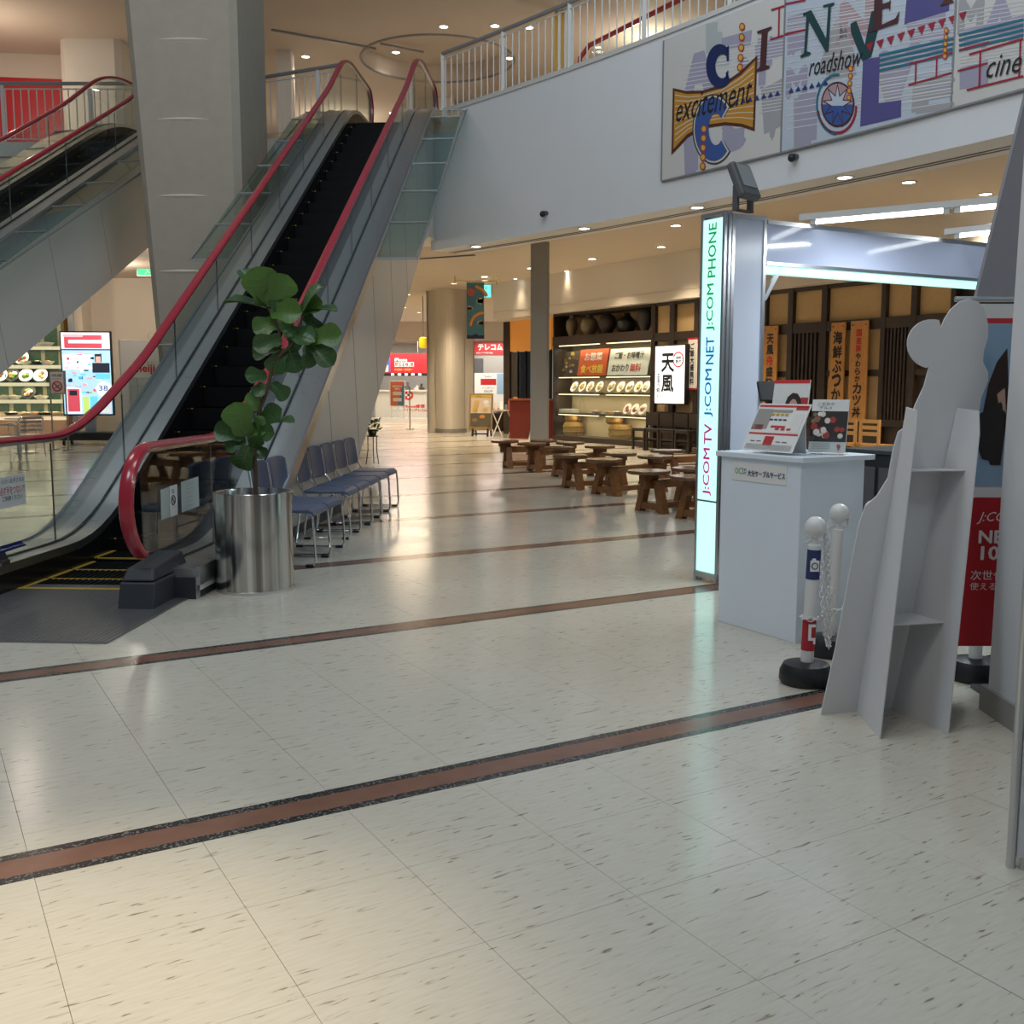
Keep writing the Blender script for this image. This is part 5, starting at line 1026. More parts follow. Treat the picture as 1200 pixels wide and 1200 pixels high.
# light wood chairs seen under the sign boards
def lchair(px, label):
    v = fv(1001.5, 500, UF - 1.0) - px * .47; c = E('dining_chair', label, 'chair', uv(UF - 1.0, v), A, 'light wooden chairs under the sign boards')
    B(-.2, .2, -.2, .2, .42, .46).build('seat', 'lwood', c)
    for x in (-.18, .18):
        for y in (-.18, .18): B(x - .02, x + .02, y - .02, y + .02, 0, .42 if x > 0 else .86).build('leg', 'lwood', c)
    for z in (.60, .70, .80): B(-.19, -.17, -.17, .17, z, z + .06).build('back_slat', 'lwood', c)
for px, lb in ((0, 'light wooden ladder-back chair below the orange sign boards'), (1, 'light wooden ladder-back chair nearer the lattice window by the cutout')): lchair(px, lb)
# easel legs leaning in front of the display case
q = at_z(647, 521, 0); c = E('folding_easel', 'thin dark folding easel in front of the display case corner', 'easel', uv(13.7, vA - .35), A)
MB().bar((0, 0.32, 0), (.12, .0, 1.15), .03, .03).build('leg', 'alu', c); MB().bar((.0, -.32, 0), (.12, -.02, 1.15), .02, .02).build('leg', 'black', c); MB().bar((.30, 0, 0), (.13, 0, 1.13), .02, .02).build('leg', 'black', c)
# ------------------------------------------------------------------ recess left of the case: entrance with lit wood and red counter
UR = UF + .55; v0r, v1r = fv(645, 440, UR), fv(590, 440, UR)
rc = E('entrance_screen', 'dark entrance screen with glowing orange wood top and black glass', 'screen', uv(UR, v0r), A); wr = v1r - v0r
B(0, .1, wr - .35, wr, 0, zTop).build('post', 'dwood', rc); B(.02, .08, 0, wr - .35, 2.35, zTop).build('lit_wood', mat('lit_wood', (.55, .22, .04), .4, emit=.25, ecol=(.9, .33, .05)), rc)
n = 5
for i in range(n): y0 = (wr - .35) * i / n; B(.03, .05, y0 + .01, y0 + (wr - .35) / n - .01, 1.05, 2.33).build('glass_pane', mat('black_glass', (.008, .008, .009), .06), rc); B(.0, .05, y0 - .012, y0 + .012, 1.05, 2.35).build('mullion', 'black', rc)
B(.02, .08, 0, wr - .35, 0, 1.05).build('lower_panel', mat('maroon', (.09, .02, .015), .4), rc); B(-.02, -.005, .35, 1.0, 1.62, 1.86).build('notice', 'paper', rc)
lettering('本日休業', 'ink', rc, (-.024, .68, 1.77), (0, -1, 0), (0, 0, 1), .4, .07)
p = at_z(608, 513, 0); k = E('red_counter', 'low dark red counter beside the grey post', 'counter', (p.x + .1, p.y - .45, 0)); B(-.35, .9, 0, .4, 0, 1.0).build('body', mat('red_lacquer', (.16, .022, .012), .3), k, bev=.01); B(-.38, .92, -.03, .42, 1.0, 1.04).build('top', mat('red_top', (.30, .08, .04), .3), k)
# ================================================================== MURAL PANELS ON THE CURVED WALL
edges = [ang(arc_hit(778, 150)), ang(arc_hit(918, 150)), ang(arc_hit(1117, 120)), ang(arc_hit(1320, 100))]
MZ0, MZ1 = 4.256, 6.15
for nm, col in dict(mu_bg1=(.62, .60, .57), mu_bg2=(.50, .56, .64), mu_lil=(.36, .34, .44), mu_ltg=(.43, .47, .46), mu_grey=(.37, .36, .37), mu_orange=(.52, .24, .03), mu_brown=(.09, .025, .012), mu_cream=(.62, .55, .42), mu_blue=(.04, .09, .30), mu_navy=(.008, .02, .10), mu_maroon=(.07, .018, .022), mu_green=(.008, .05, .055), mu_teal=(.02, .16, .24), mu_red=(.34, .015, .04), mu_yel=(.62, .40, .06), mu_ringr=(.42, .05, .02), mu_purple=(.09, .08, .25), mu_tri=(.02, .04, .20), mu_white=(.70, .70, .70), mu_pink=(.42, .28, .30)).items(): prt(nm, col, .55)
class Panel:
    def __init__(s, i, label, bg):
        s.a = arc_p(edges[i], AR - .012); s.b = arc_p(edges[i + 1], AR - .012); s.e = (s.b - s.a).normalized(); s.n = Vector((s.e.y, -s.e.x, 0)); s.L = (s.b - s.a).length
        if s.n.dot(Vector((0, -1, 0))) < 0: s.n = -s.n
        s.root = E('mural_panel', label, 'mural', s.a); g = .006
        B0 = [s.e * g, s.e * (s.L - g)]
        MB().prism([B0[0] + ZZ * MZ0, B0[1] + ZZ * MZ0, B0[1] + ZZ * MZ1, B0[0] + ZZ * MZ1], s.n * .02).build('board', bg, s.root)
        MB().bar(ZZ * MZ0 + s.n * .01, s.e * s.L + ZZ * MZ0 + s.n * .01, .03, .02).build('edge_trim', 'greymetal', s.root); MB().bar(ZZ * MZ0 + s.n * .012, ZZ * MZ1 + s.n * .012, .03, .022, s.n).build('edge_trim', 'greymetal', s.root)
    def p(s, x, y, lay=1):  # crop coordinates of the enlarged photograph -> place on the board
        q = at_plane(780 + x * .35, y * .35, s.a + s.n * .02, s.n) - s.a; sx = min(max(q.dot(s.e), .008), s.L - .008); z = min(max(q.z, MZ0 + .012), MZ1 - .005)
        return s.e * sx + ZZ * z + s.n * (.02 + .0012 * lay)
    def poly(s, pts, m, lay=1, nm='painted_shape'): return MB().prism([s.p(x, y, lay) for x, y in pts], s.n * .001).build(nm, m, s.root)
    def line(s, pts, wd, m, lay=1, nm='painted_line'):
        mb = MB()
        for (xa, ya), (xb, yb) in zip(pts[:-1], pts[1:]):
            dx, dy = xb - xa, yb - ya; k = wd / 2 / math.hypot(dx, dy); mb.prism([s.p(xa - dy * k, ya + dx * k, lay), s.p(xb - dy * k, yb + dx * k, lay), s.p(xb + dy * k, yb - dx * k, lay), s.p(xa + dy * k, ya - dx * k, lay)], s.n * .001)
        return mb.build(nm, m, s.root)
    def circ(s, x, y, r, m, lay=1, r0=None, a0=0, a1=360, sy=1., nm='painted_shape'):
        n = 24; P = [(x + r * math.cos(math.radians(a0 + (a1 - a0) * i / n)), y + sy * r * math.sin(math.radians(a0 + (a1 - a0) * i / n))) for i in range(n + 1)]
        if r0: P += [(x + r0 * math.cos(math.radians(a1 - (a1 - a0) * i / n)), y + sy * r0 * math.sin(math.radians(a1 - (a1 - a0) * i / n))) for i in range(n + 1)]
        elif a1 - a0 >= 360: P = P[:-1]
        return s.poly(P, m, lay, nm)
    def word(s, body, x0, y0, x1, y1, ht, m, lay=8, **k):
        a = s.p(x0, y0, lay); b = s.p(x1, y1, lay); c = (a + b) / 2; h = (s.p(x0, y0 - ht, lay) - a).length
        return lettering(body, m, s.root, c, b - a, ZZ, (b - a).length, h, **k)
P1 = Panel(0, 'mural panel with orange banner and big blue letter on curved wall', 'mu_bg1'); P2 = Panel(1, 'mural panel with star wheel and pale blue ground on curved wall', 'mu_bg2'); P3 = Panel(2, 'mural panel with teal stripes and red film strip lines', 'mu_bg1')
# pale ghost letters behind
for P, pts, m in [(P1, [(135, 80), (175, 72), (172, 175), (135, 180)], 'mu_ltg'), (P1, [(60, 320), (95, 180), (130, 168), (165, 300), (130, 310), (122, 280), (98, 285), (92, 315)], 'mu_lil'), (P1, [(180, 130), (290, 100), (285, 150), (180, 175)], 'mu_lil'), (P1, [(60, 440), (130, 420), (130, 450), (105, 455), (95, 580), (65, 588)], 'mu_lil'), (P1, [(190, 440), (265, 425), (262, 470), (225, 488), (190, 485)], 'mu_lil'), (P1, [(300, 150), (410, 120), (408, 180), (300, 215)], 'mu_lil'), (P1, [(320, 300), (398, 260), (398, 420), (330, 450)], 'mu_grey'),
                  (P2, [(408, 60), (470, 40), (470, 160), (408, 185)], 'mu_lil'), (P2, [(430, 330), (490, 320), (485, 480), (430, 495)], 'mu_grey'), (P2, [(530, 190), (610, 160), (640, 250), (540, 270)], 'mu_grey'), (P2, [(690, 200), (840, 170), (770, 350), (740, 355)], 'mu_grey'), (P2, [(830, 290), (980, 250), (965, 320), (825, 345)], 'mu_lil'), (P2, [(560, 110), (640, 80), (640, 150), (570, 170)], 'mu_pink'), (P2, [(800, 60), (900, 40), (960, 110), (820, 150)], 'mu_lil'),
                  (P3, [(985, 230), (1080, 200), (1080, 280), (985, 300)], 'mu_lil'), (P3, [(1000, 100), (1200, 50), (1200, 120), (1000, 170)], 'mu_lil')]: P.poly(pts, m, 1, 'ghost_letter')
for P, x0, x1, ys in [(P1, 60, 300, range(200, 300, 14)), (P2, 405, 980, range(60, 420, 22)), (P3, 985, 1200, range(20, 140, 14))]:
    for y in ys: P.line([(x0, y + 20), (x1, y + 20 - (x1 - x0) * .17)], 2.2, 'mu_white', 2, 'fine_line')
# big pale ghost letters and fine white lines over them
for P, ch, x0, x1, yb, ht, m in [(P1, 'L', 175, 215, 165, 120, 'mu_ltg'), (P1, 'T', 70, 130, 500, 150, 'mu_lil'), (P1, 'S', 195, 262, 455, 100, 'mu_lil'), (P1, 'N', 310, 355, 180, 90, 'mu_lil'), (P1, 'V', 330, 398, 400, 130, 'mu_grey'), (P1, 'M', 255, 330, 250, 100, 'mu_lil'),
                                  (P2, 'M', 408, 470, 280, 90, 'mu_lil'), (P2, 'I', 455, 490, 400, 150, 'mu_lil'), (P2, 'A', 520, 640, 160, 150, 'mu_grey'), (P2, 'W', 410, 480, 130, 110, 'mu_lil'), (P2, 'V', 720, 830, 270, 170, 'mu_lil'), (P2, 'E', 840, 960, 330, 90, 'mu_grey'), (P2, 'S', 840, 930, 120, 130, 'mu_lil'), (P2, 'N', 590, 690, 75, 120, 'mu_pink'), (P3, 'A', 1060, 1180, 80, 140, 'mu_lil'), (P3, 'M', 985, 1060, 60, 110, 'mu_grey')]:
    P.word(ch, x0, yb, x1, yb - (x1 - x0) * .17, ht, m, 1.5, bold=.05)
for P, x0, x1, y0, n in [(P1, 180, 395, 140, 7), (P1, 310, 398, 270, 9), (P2, 405, 700, 20, 8), (P2, 640, 980, 260, 9), (P2, 780, 980, 70, 6), (P3, 985, 1200, 170, 5)]:
    for i in range(n): P.line([(x0, y0 + 20 + i * 11), (x1, y0 + 20 + i * 11 - (x1 - x0) * .17)], 2.2, 'mu_white', 2.5, 'fine_line')
# orange banner
ban = [(25, 295), (70, 305), (125, 303), (185, 285), (250, 240), (308, 185), (299, 440), (255, 425), (200, 420), (130, 430), (75, 462), (20, 520)]
P1.poly(ban, 'mu_brown', 3, 'banner_border'); P1.poly([(31, 305), (72, 315), (125, 313), (188, 295), (253, 252), (301, 203), (293, 427), (255, 414), (200, 409), (128, 419), (72, 450), (27, 500)], 'mu_orange', 4, 'banner')
for i in range(9):
    f = (i + .7) / 10; P1.line([(33, 305 + f * 190), (75, 316 + f * 135), (125, 313 + f * 108), (188, 295 + f * 116), (250, 252 + f * 162), (296, 207 + f * 220)], 3.2, 'mu_cream', 5, 'banner_line')
# big blue C with a cream outline
def bigC(P, cx, cy, rx, ry, t, m, lay, a0=42, a1=318):
    n = 26; o = []; 
    for i in range(n + 1): a = math.radians(a0 + (a1 - a0) * i / n); o.append((cx + rx * math.cos(a), cy - ry * math.sin(a)))
    inn = []
    for i in range(n + 1): a = math.radians(a1 - (a1 - a0) * i / n); inn.append((cx + 8 + (rx - t) * math.cos(a) * .9, cy - (ry - t) * math.sin(a) * .75))
    P.poly(o + inn, m, lay, 'big_letter')
bigC(P1, 163, 433, 72, 118, 34, 'mu_green', 6, 40, 320); bigC(P1, 163, 433, 68, 113, 35, 'mu_cream', 7, 41, 319); bigC(P1, 162, 433, 63, 107, 36, 'mu_blue', 8, 43, 317)
for x, y in [(258, 90), (257, 125), (255, 160), (253, 194), (251, 226), (130, 432), (129, 463), (128, 495), (127, 527), (126, 557)]: P1.circ(x, y, 10, 'mu_ringr', 9, sy=1.35, nm='dot'); P1.circ(x, y, 6.5, 'mu_yel', 10, sy=1.35, nm='dot')
for x, y in [(622, 230), (621, 255), (619, 280), (617, 304), (616, 327), (942, 103), (941, 125), (939, 147), (938, 168), (937, 189)]: P2.circ(x, y, 8, 'mu_ringr', 9, sy=1.3, nm='dot'); P2.circ(x, y, 5, 'mu_yel', 10, sy=1.3, nm='dot')
P1.word('excitement', 38, 372, 292, 300, 78, 'ink', 11, shear=.35)
P2.word('roadshow', 482, 225, 662, 186, 62, 'ink', 11, shear=.35); P3.word('cine', 1078, 228, 1195, 205, 70, 'ink', 11, shear=.35)
# CINE letters with serifs
bigC(P1, 184, 222, 46, 74, 20, 'mu_navy', 11, 50, 320); P1.poly([(206, 160), (214, 152), (214, 205), (207, 205)], 'mu_navy', 11, 'serif'); P1.poly([(204, 245), (212, 235), (212, 262), (204, 272)], 'mu_navy', 11, 'serif')
P1.poly([(309, 105), (357, 89), (357, 97), (344, 105), (338, 218), (350, 221), (350, 229), (306, 242), (306, 234), (318, 226), (324, 112), (309, 113)], 'mu_maroon', 11, 'letter')
P2.poly([(463, 45), (490, 34), (540, 130), (547, 22), (530, 26), (530, 18), (568, 8), (566, 16), (556, 22), (548, 172), (538, 174), (482, 72), (474, 172), (488, 176), (486, 184), (454, 194), (454, 186), (466, 178), (474, 52), (463, 53)], 'mu_green', 11, 'letter')
P2.poly([(684, 102), (698, 92), (704, -60), (690, -60), (790, -95), (788, -40), (776, -60), (730, -50), (728, 14), (752, 6), (756, -4), (754, 40), (750, 26), (727, 30), (726, 84), (772, 62), (786, 36), (780, 78), (684, 110)], 'mu_maroon', 11, 'letter')
P2.poly([(620, 80), (640, 70), (668, 150), (690, 40), (725, 25), (722, 60), (690, 190), (660, 205), (622, 110)], 'mu_green', 5, 'letter')
# triangles
for i in range(14):
    x = 238 + i * 23; y = 348 - i * 5.0
    (P1 if x < 400 else P2).poly([(x - 9, y + 4), (x + 9, y + 1), (x + 1, y - 15)], 'mu_tri', 9, 'triangle')
for i in range(10):
    x = 686 + i * 34.5; y = 148 - i * 11.5
    (P2 if x < 972 else P3).poly([(x - 13, y + 2), (x + 13, y - 7), (x + 1, y + 26)], 'mu_red', 9, 'triangle')
# star wheel
P2.circ(577, 350, 72, 'mu_teal', 6, 66, 95, 275, 1.45, 'wheel_arc'); P2.circ(575, 355, 68, 'mu_red', 6, 61, 0, 170, 1.4, 'wheel_arc'); P2.circ(578, 350, 56, 'mu_maroon', 7, None, 0, 360, 1.36, 'wheel'); P2.circ(578, 350, 51, 'mu_pink', 8, None, 180, 360, 1.36, 'wheel'); P2.circ(578, 350, 51, 'mu_blue', 8, None, 0, 180, 1.36, 'wheel')
st_ = lambda R, r: [(578 + (R if i % 2 == 0 else r) * math.cos(math.radians(-90 + i * 20)), 350 + 1.36 * (R if i % 2 == 0 else r) * math.sin(math.radians(-90 + i * 20))) for i in range(18)]
P2.poly(st_(53, 24), 'mu_maroon', 9, 'star'); P2.poly(st_(44, 19), 'mu_bg2', 10, 'star'); P2.poly([(x, max(y, 352)) for x, y in st_(44, 19) if y > 345], 'mu_blue', 11, 'star')
# purple block, teal stripes, red film strip
P2.poly([(662, 200), (718, 190), (714, 345), (790, 335), (788, 392), (652, 424)], 'mu_purple', 3, 'block'); P2.poly([(808, -10), (950, -40), (950, 36), (800, 82)], 'mu_purple', 3, 'block')
for k in range(4):
    y = 186 + k * 17; P2.line([(716, y), (980, y - 62)], 8, 'mu_teal', 7, 'stripe'); P3.line([(984, 118 + k * 17), (1200, 118 + k * 17 - 52)], 8, 'mu_teal', 7, 'stripe')
P2.line([(818, 215), (985, 168)], 6, 'mu_red', 8); P2.line([(815, 285), (975, 240)], 6, 'mu_red', 8); P2.line([(840, 212), (838, 278)], 5, 'mu_red', 8); P2.line([(910, 195), (908, 258)], 5, 'mu_red', 8)
P2.line([(355, 133), (470, 100)], 6, 'mu_red', 8); P2.line([(352, 35), (470, 0)], 6, 'mu_red', 8)
P1.line([(352, 133), (400, 118)], 6, 'mu_red', 8); P1.line([(355, 34), (400, 20)], 6, 'mu_red', 8); P1.line([(382, 28), (380, 125)], 5, 'mu_red', 8)
P3.line([(985, 168), (1085, 142)], 6, 'mu_red', 8); P3.line([(980, 238), (1080, 212)], 6, 'mu_red', 8); P3.line([(1018, 183), (1200, 130)], 7, 'mu_red', 8); P3.line([(1010, 302), (1200, 255)], 7, 'mu_red', 8); P3.line([(1056, 172), (1052, 292)], 6, 'mu_red', 8); P3.line([(1190, 135), (1186, 258)], 6, 'mu_red', 8)
P2.poly([(920, 22), (968, 8), (950, -20)], 'mu_brown', 9, 'triangle')
# ================================================================== LEFT: FOOD CASE, SCREEN, SIGNS, ALUMINIUM CHAIRS
YF = 27.4; xa = at_y(-45, 450, YF).x; xb = at_y(78, 450, YF).x
lc = E('food_showcase', 'wide food showcase with pale lit shelves beside the video screen', 'display case', (xb, YF, 0)); wl = xb - xa; zt = 3.25
B(-wl, 0, .55, .6, 0, zt).build('back', mat('case_back', (.30, .28, .20), .6, var=.1, scale=3), lc); B(-wl, 0, 0, .55, 0, .62).build('plinth', mat('peach', (.62, .42, .28), .6), lc); B(-.05, 0, 0, .55, .62, zt).build('side', 'lwood', lc); B(-wl, 0, 0, .55, zt, zt + .3).build('header', 'dgrey', lc)
lz = [at_y(35, y, YF + .1).z for y in (488, 468.5, 448.5, 428, 406)]
for z in lz:
    B(-wl, -.05, .02, .55, z - .06, z).build('shelf', 'offwhite', lc); B(-wl, -.05, -.005, .02, z - .09, z).build('shelf_edge', mat('shelf_glow', (.85, .74, .52), .5, emit=.55, ecol=(1, .86, .6)), lc)
for k in range(6): B(-wl + k * wl / 6 + .15, -wl + k * wl / 6 + .50, .54, .55, .7, zt).build('marble_strip', mat('green_marble', (.035, .075, .045), .3, var=.7, scale=14), lc)
for i in range(2): B(-wl + wl * i / 2 + .005, -wl + wl * (i + 1) / 2 - .005, -.02, -.01, .62, zt).build('glass_pane', 'glass', lc)
for z in lz[1:] + [zt]: lamp('showcase_lamp', 'AREA', (xb - wl / 2, YF + .2, z - .10), 16, (1, .85, .6), wl - .4, sizey=.2)
prt('orangefood', (.55, .20, .03))
rows_ = [(1, [(5, 0), (17, 0), (33, 1), (48, 0)], 'on the lower middle shelf'), (2, [(1, 1), (15, 1), (31, 1), (48, 1)], 'on the middle shelf'), (3, [(12, 0), (27, 1), (33, 0), (47, 0), (57, 0)], 'on the upper middle shelf'), (0, [(12, 0), (28, 0), (40, 0), (52, 0), (66, 0)], 'on the lowest shelf'), (4, [(50, 0), (58, 0)], 'on the top shelf')]
for si, lst, wh in rows_:
    for j, (px, stand) in enumerate(lst):
        p = at_y(px, 450, YF + .25); bowl(Vector((p.x, YF + .22, lz[si])), .19, 'food model dish %s of the showcase by the video screen' % wh, 'dishes %s of the showcase by the video screen' % wh, [['orangefood', 'greenfood', 'ricew'], ['meat', 'tempura', 'greenfood'], ['soup', 'orangefood', 'tempura']][(si + j) % 3], 'signwhite' if (si + j) % 3 else 'dishdark', bool(stand), si * 10 + j, math.pi / 2)
# video screen on a wheeled stand
YK = 24.6; x0, x1 = at_y(73, 440, YK).x, at_y(131, 440, YK).x; z1, z0 = at_y(100, 388, YK).z, at_y(100, 487, YK).z; cx = (x0 + x1) / 2; hw = (x1 - x0) / 2
vk = E('video_screen', 'tall bright video screen on a black wheeled stand', 'screen', (cx, YK, 0), math.radians(6)); B(-hw, hw, 0, .10, z0, z1).build('housing', 'black', vk, bev=.01)
lit('scr_base', (.42, .68, .95), 1.0); lit('scr_white', (.90, .95, 1), 1.0); lit('scr_red', (.62, .08, .12), .9); lit('scr_dark', (.03, .04, .07), .4); lit('scr_cyan', (.15, .62, .85), 1.0); lit('scr_skin', (.75, .5, .45), .8); lit('scr_green', (.55, .75, .20), .9); lit('scr_pink', (.8, .45, .5), .9)
b_ = .035; B(-hw + b_, hw - b_, -.004, 0, z0 + b_, z1 - b_).build('display', 'scr_base', vk); H_ = z1 - z0 - 2 * b_; Wd = 2 * hw - 2 * b_
def sb(x_0, x_1, y_0, y_1, m, o=1): B(-hw + b_ + x_0 * Wd, -hw + b_ + x_1 * Wd, -.005 - .0015 * o, -.004 - .0015 * (o - 1), z1 - b_ - y_1 * H_, z1 - b_ - y_0 * H_).build('picture_block', m, vk)
rs = random.Random(3)
sb(0, 1, 0, .2, 'scr_white'); sb(.06, .84, .03, .19, 'scr_red', 2); sb(.15, .83, .09, .13, 'scr_white', 3); sb(.04, .45, .02, .055, 'scr_pink', 3); sb(0, 1, .2, .215, 'scr_dark', 2)
for i in range(46): x, y = rs.uniform(.02, .85), rs.uniform(.23, .75); w_ = rs.uniform(.03, .12); sb(x, x + w_, y, y + rs.uniform(.01, .035), rs.choice(['scr_white', 'scr_white', 'scr_dark', 'scr_red', 'scr_pink', 'scr_cyan', 'scr_green']), 2)
sb(.02, .62, .27, .45, 'scr_white', 1)
sb(.68, .82, .26, .36, 'scr_dark', 3); sb(.70, .80, .29, .37, 'scr_skin', 4); sb(.62, .98, .37, .49, 'scr_dark', 4); sb(.68, .98, .50, .57, 'scr_cyan', 4); sb(.04, .36, .67, .99, 'scr_white', 3); sb(.08, .33, .69, .97, 'scr_red', 4); sb(.12, .28, .71, .77, 'scr_dark', 5); sb(.4, .52, .78, .99, 'scr_green', 3); sb(.54, .7, .78, .99, 'scr_cyan', 3); sb(.72, .98, .82, .99, 'scr_white', 3)
MB().prism([(-hw + b_ + Wd * .84 + .17 * math.cos(a), -.012, z1 - b_ - H_ * .69 + .17 * math.sin(a)) for a in [k * math.pi / 10 for k in range(20)]], (0, -.001, 0)).build('picture_block', 'scr_white', vk)
lettering('38', 'txt_blue', vk, (-hw + b_ + Wd * .83, -.016, z1 - b_ - H_ * .68), (1, 0, 0), (0, 0, 1), .2, .13, bold=.01); lettering('ショップ', 'txt_pink', vk, (-hw + b_ + Wd * .45, -.012, z1 - b_ - H_ * .11), (1, 0, 0), (0, 0, 1), .5, .05)
B(-.12, .12, .10, .2, .28, z0 + .3).build('mast', 'alu', vk); B(-hw - .05, hw + .12, -.3, .45, .12, .3).build('base', 'black', vk, bev=.02)
for x in (-hw + .05, hw + .02):
    for y in (-.22, .38): MB().lathe([(.06, -.02), (.06, .02)], 12).build('wheel', 'black', vk, loc=(x, y, .06)).rotation_euler = (0, 1.57, 0)
lamp('screen_glow', 'AREA', (cx, YK - .06, (z0 + z1) / 2), 14, (.6, .8, 1), 1.0, (cx, YK - 3, 1.0), sizey=1.8)
# no smoking sign on two poles
YN = 22.6; xa, xb = at_y(57, 420, YN).x, at_y(75, 420, YN).x; zt, zb = at_y(65, 434.5, YN).z, at_y(65, 462, YN).z; ns = E('no_smoking_stand', 'grey two-legged stand with a round no smoking symbol', 'sign', ((xa + xb) / 2, YN, 0)); hw = (xb - xa) / 2
for x in (-hw, hw): MB().tube([(x, 0, 0.01), (x, 0, zt)], .018, 8).build('leg', 'greymetal', ns); MB().bar((x, -.25, .012), (x, .25, .012), .04, .02).build('foot', 'greymetal', ns)
B(-hw, hw, -.02, .02, zb, zt).build('board', 'greymetal', ns); B(-hw + .025, hw - .025, -.025, -.02, zb + .025, zt - .025).build('sheet', 'paper', ns); MB().tube([(.10 * math.cos(a), -.03, zb + .17 + .10 * math.sin(a)) for a in [k * math.pi / 10 for k in range(20)]], .014, 6, closed=True).build('symbol_ring', 'inkred', ns); MB().bar((-.07, -.03, zb + .24), (.07, -.03, zb + .10), .02, .01, (0, 1, 0)).build('symbol_bar', 'inkred', ns); MB().bar((-.06, -.028, zb + .13), (.05, -.028, zb + .2), .01, .025, (0, 1, 0)).build('cigarette', 'ink', ns); lettering('禁煙', 'ink', ns, (0, -.03, zt - .10), (1, 0, 0), (0, 0, 1), .22, .06); lettering('ご協力をお願いします', 'ink', ns, (0, -.03, zt - .17), (1, 0, 0), (0, 0, 1), .24, .025)
# tall white panel with red brand lettering, clear boxes
YM = 23.2; xa, xb = at_y(140, 450, YM).x, at_y(190, 450, YM).x; zt = at_y(150, 398, YM).z; mp = E('white_display', 'tall white display panel with red lettering beside the pillar', 'display', (xa, YM, 0)); B(0, xb - xa, 0, .25, 0, zt).build('panel', 'plastic', mp, bev=.01); B(.03, .045, -.004, 0, .05, zt).build('seam', 'grey', mp)
lettering('meiji', 'inkred', mp, (at_y(169, 433, YM).x - xa, -.006, at_y(169, 433, YM).z), (1, 0, 0), (0, 0, 1), .46, .21, bold=.03); lettering('明日をもっとおいしく', 'ink', mp, (at_y(169, 424, YM).x - xa, -.006, at_y(169, 424.5, YM).z), (1, 0, 0), (0, 0, 1), .46, .05)
def clearbox(x, y, w_, d, z0, z1, label):
    c = E('clear_box', label, 'box', (x, y, 0)); B(-w_ / 2, w_ / 2, -d / 2, d / 2, z0 - .05, z0).build('tray', 'greymetal', c)
    for q in (B(-w_ / 2, w_ / 2, -d / 2, -d / 2 + .008, z0, z1), B(-w_ / 2, w_ / 2, d / 2 - .008, d / 2, z0, z1), B(-w_ / 2, -w_ / 2 + .008, -d / 2, d / 2, z0, z1), B(w_ / 2 - .008, w_ / 2, -d / 2, d / 2, z0, z1)): q.build('clear_side', 'acrylic', c)
    for sx in (-1, 1):
        for sy in (-1, 1): MB().tube([(sx * w_ * .45, sy * d * .45, 0), (sx * w_ * .45, sy * d * .45, z1)], .012, 6).build('corner_post', 'alu', c)
    B(-w_ / 2, w_ / 2, -d / 2, d / 2, .0, .04).build('base', 'greymetal', c)
q = at_z(178, 535, 0); clearbox(q.x, q.y - .3, .42, .42, .62, 1.55, 'clear plastic box on posts in front of the white display')
q = at_y(347, 480, 16.0); clearbox(q.x - .1, 15.2, .34, .34, .8, 1.75, 'clear plastic box standing behind the row of blue chairs') if False else None
# aluminium cafe table and chairs
def acafe(px, py, rz, label):
    q = at_z(px, py, 0); c = E('cafe_chair', label, 'chair', (q.x, q.y, 0), rz, None)
    for s in (-1, 1): MB().tube([(.22, s * .24, 0.01), (.20, s * .26, .44), (.18, s * .27, .66), (-.1, s * .27, .67), (-.2, s * .24, .70), (-.26, s * .2, .80)], .014, 8).build('side_frame', 'chrome', c, smooth=True); MB().tube([(-.28, s * .23, .01), (-.2, s * .22, .44), (-.2, s * .24, .68)], .014, 8).build('rear_leg', 'chrome', c)
    B(-.22, .22, -.22, .22, .43, .455).build('seat', 'alu', c)
    for k in range(4): B(-.225, -.205, -.2, .2, .52 + k * .08, .56 + k * .08).build('back_slat', 'alu', c)
acafe(33, 536, 2.4, 'shiny aluminium cafe chair with its back to the showcase'); acafe(8, 540, .5, 'shiny aluminium cafe chair beside the round cafe table')
q = at_z(4, 535, 0); c = E('cafe_table', 'round aluminium cafe table with broad rim beside the aluminium chairs', 'table', (q.x - .1, q.y + 1.2, 0)); MB().lathe([(.36, .70), (.38, .705), (.38, .725), (.36, .73)], 28).build('top', 'alu', c, smooth=True); MB().tube([(0, 0, .02), (0, 0, .70)], .03, 10).build('column', 'alu', c); MB().lathe([(.25, 0), (.25, .02), (.04, .04)], 20).build('base', 'alu', c)
# ================================================================== FAR: PHONE SHOP, EASELS, FOLDING TABLE
YP = 46.3
def far_board(x0, x1, y0, y1, y, name, label, m, cat='sign'):
    a = at_y(x0, y1, y); b = at_y(x1, y0, y); c = E(name, label, cat, ((a.x + b.x) / 2, y, 0)); w_ = b.x - a.x; B(-w_ / 2, w_ / 2, 0, .08, a.z, b.z).build('board', m, c); return c, w_, a.z, b.z
c, w_, z0, z1 = far_board(448, 500, 414, 437, YP, 'shop_banner', 'wide red shop banner with white phone repair lettering', 'signred'); h = z1 - z0
lettering('iPhone', 'signwhite', c, (-w_ * .08, -.005, z1 - h * .33), (1, 0, 0), (0, 0, 1), w_ * .28, h * .16, bold=.03); lettering('￥3,300～/30分～', mat('gold_print', (.75, .5, .1), .5), c, (.0 - w_ * .02, -.005, z1 - h * .83), (1, 0, 0), (0, 0, 1), w_ * .42, h * .12, bold=.02)
for i, ch in enumerate('即日修理'): x = -w_ * .17 + i * w_ * .11; B(x - w_ * .05, x + w_ * .05, -.006, 0, z1 - h * .68, z1 - h * .45).build('character_tile', 'signwhite', c); lettering(ch, 'inkred', c, (x, -.009, z1 - h * .565), (1, 0, 0), (0, 0, 1), w_ * .08, h * .18, bold=.03)
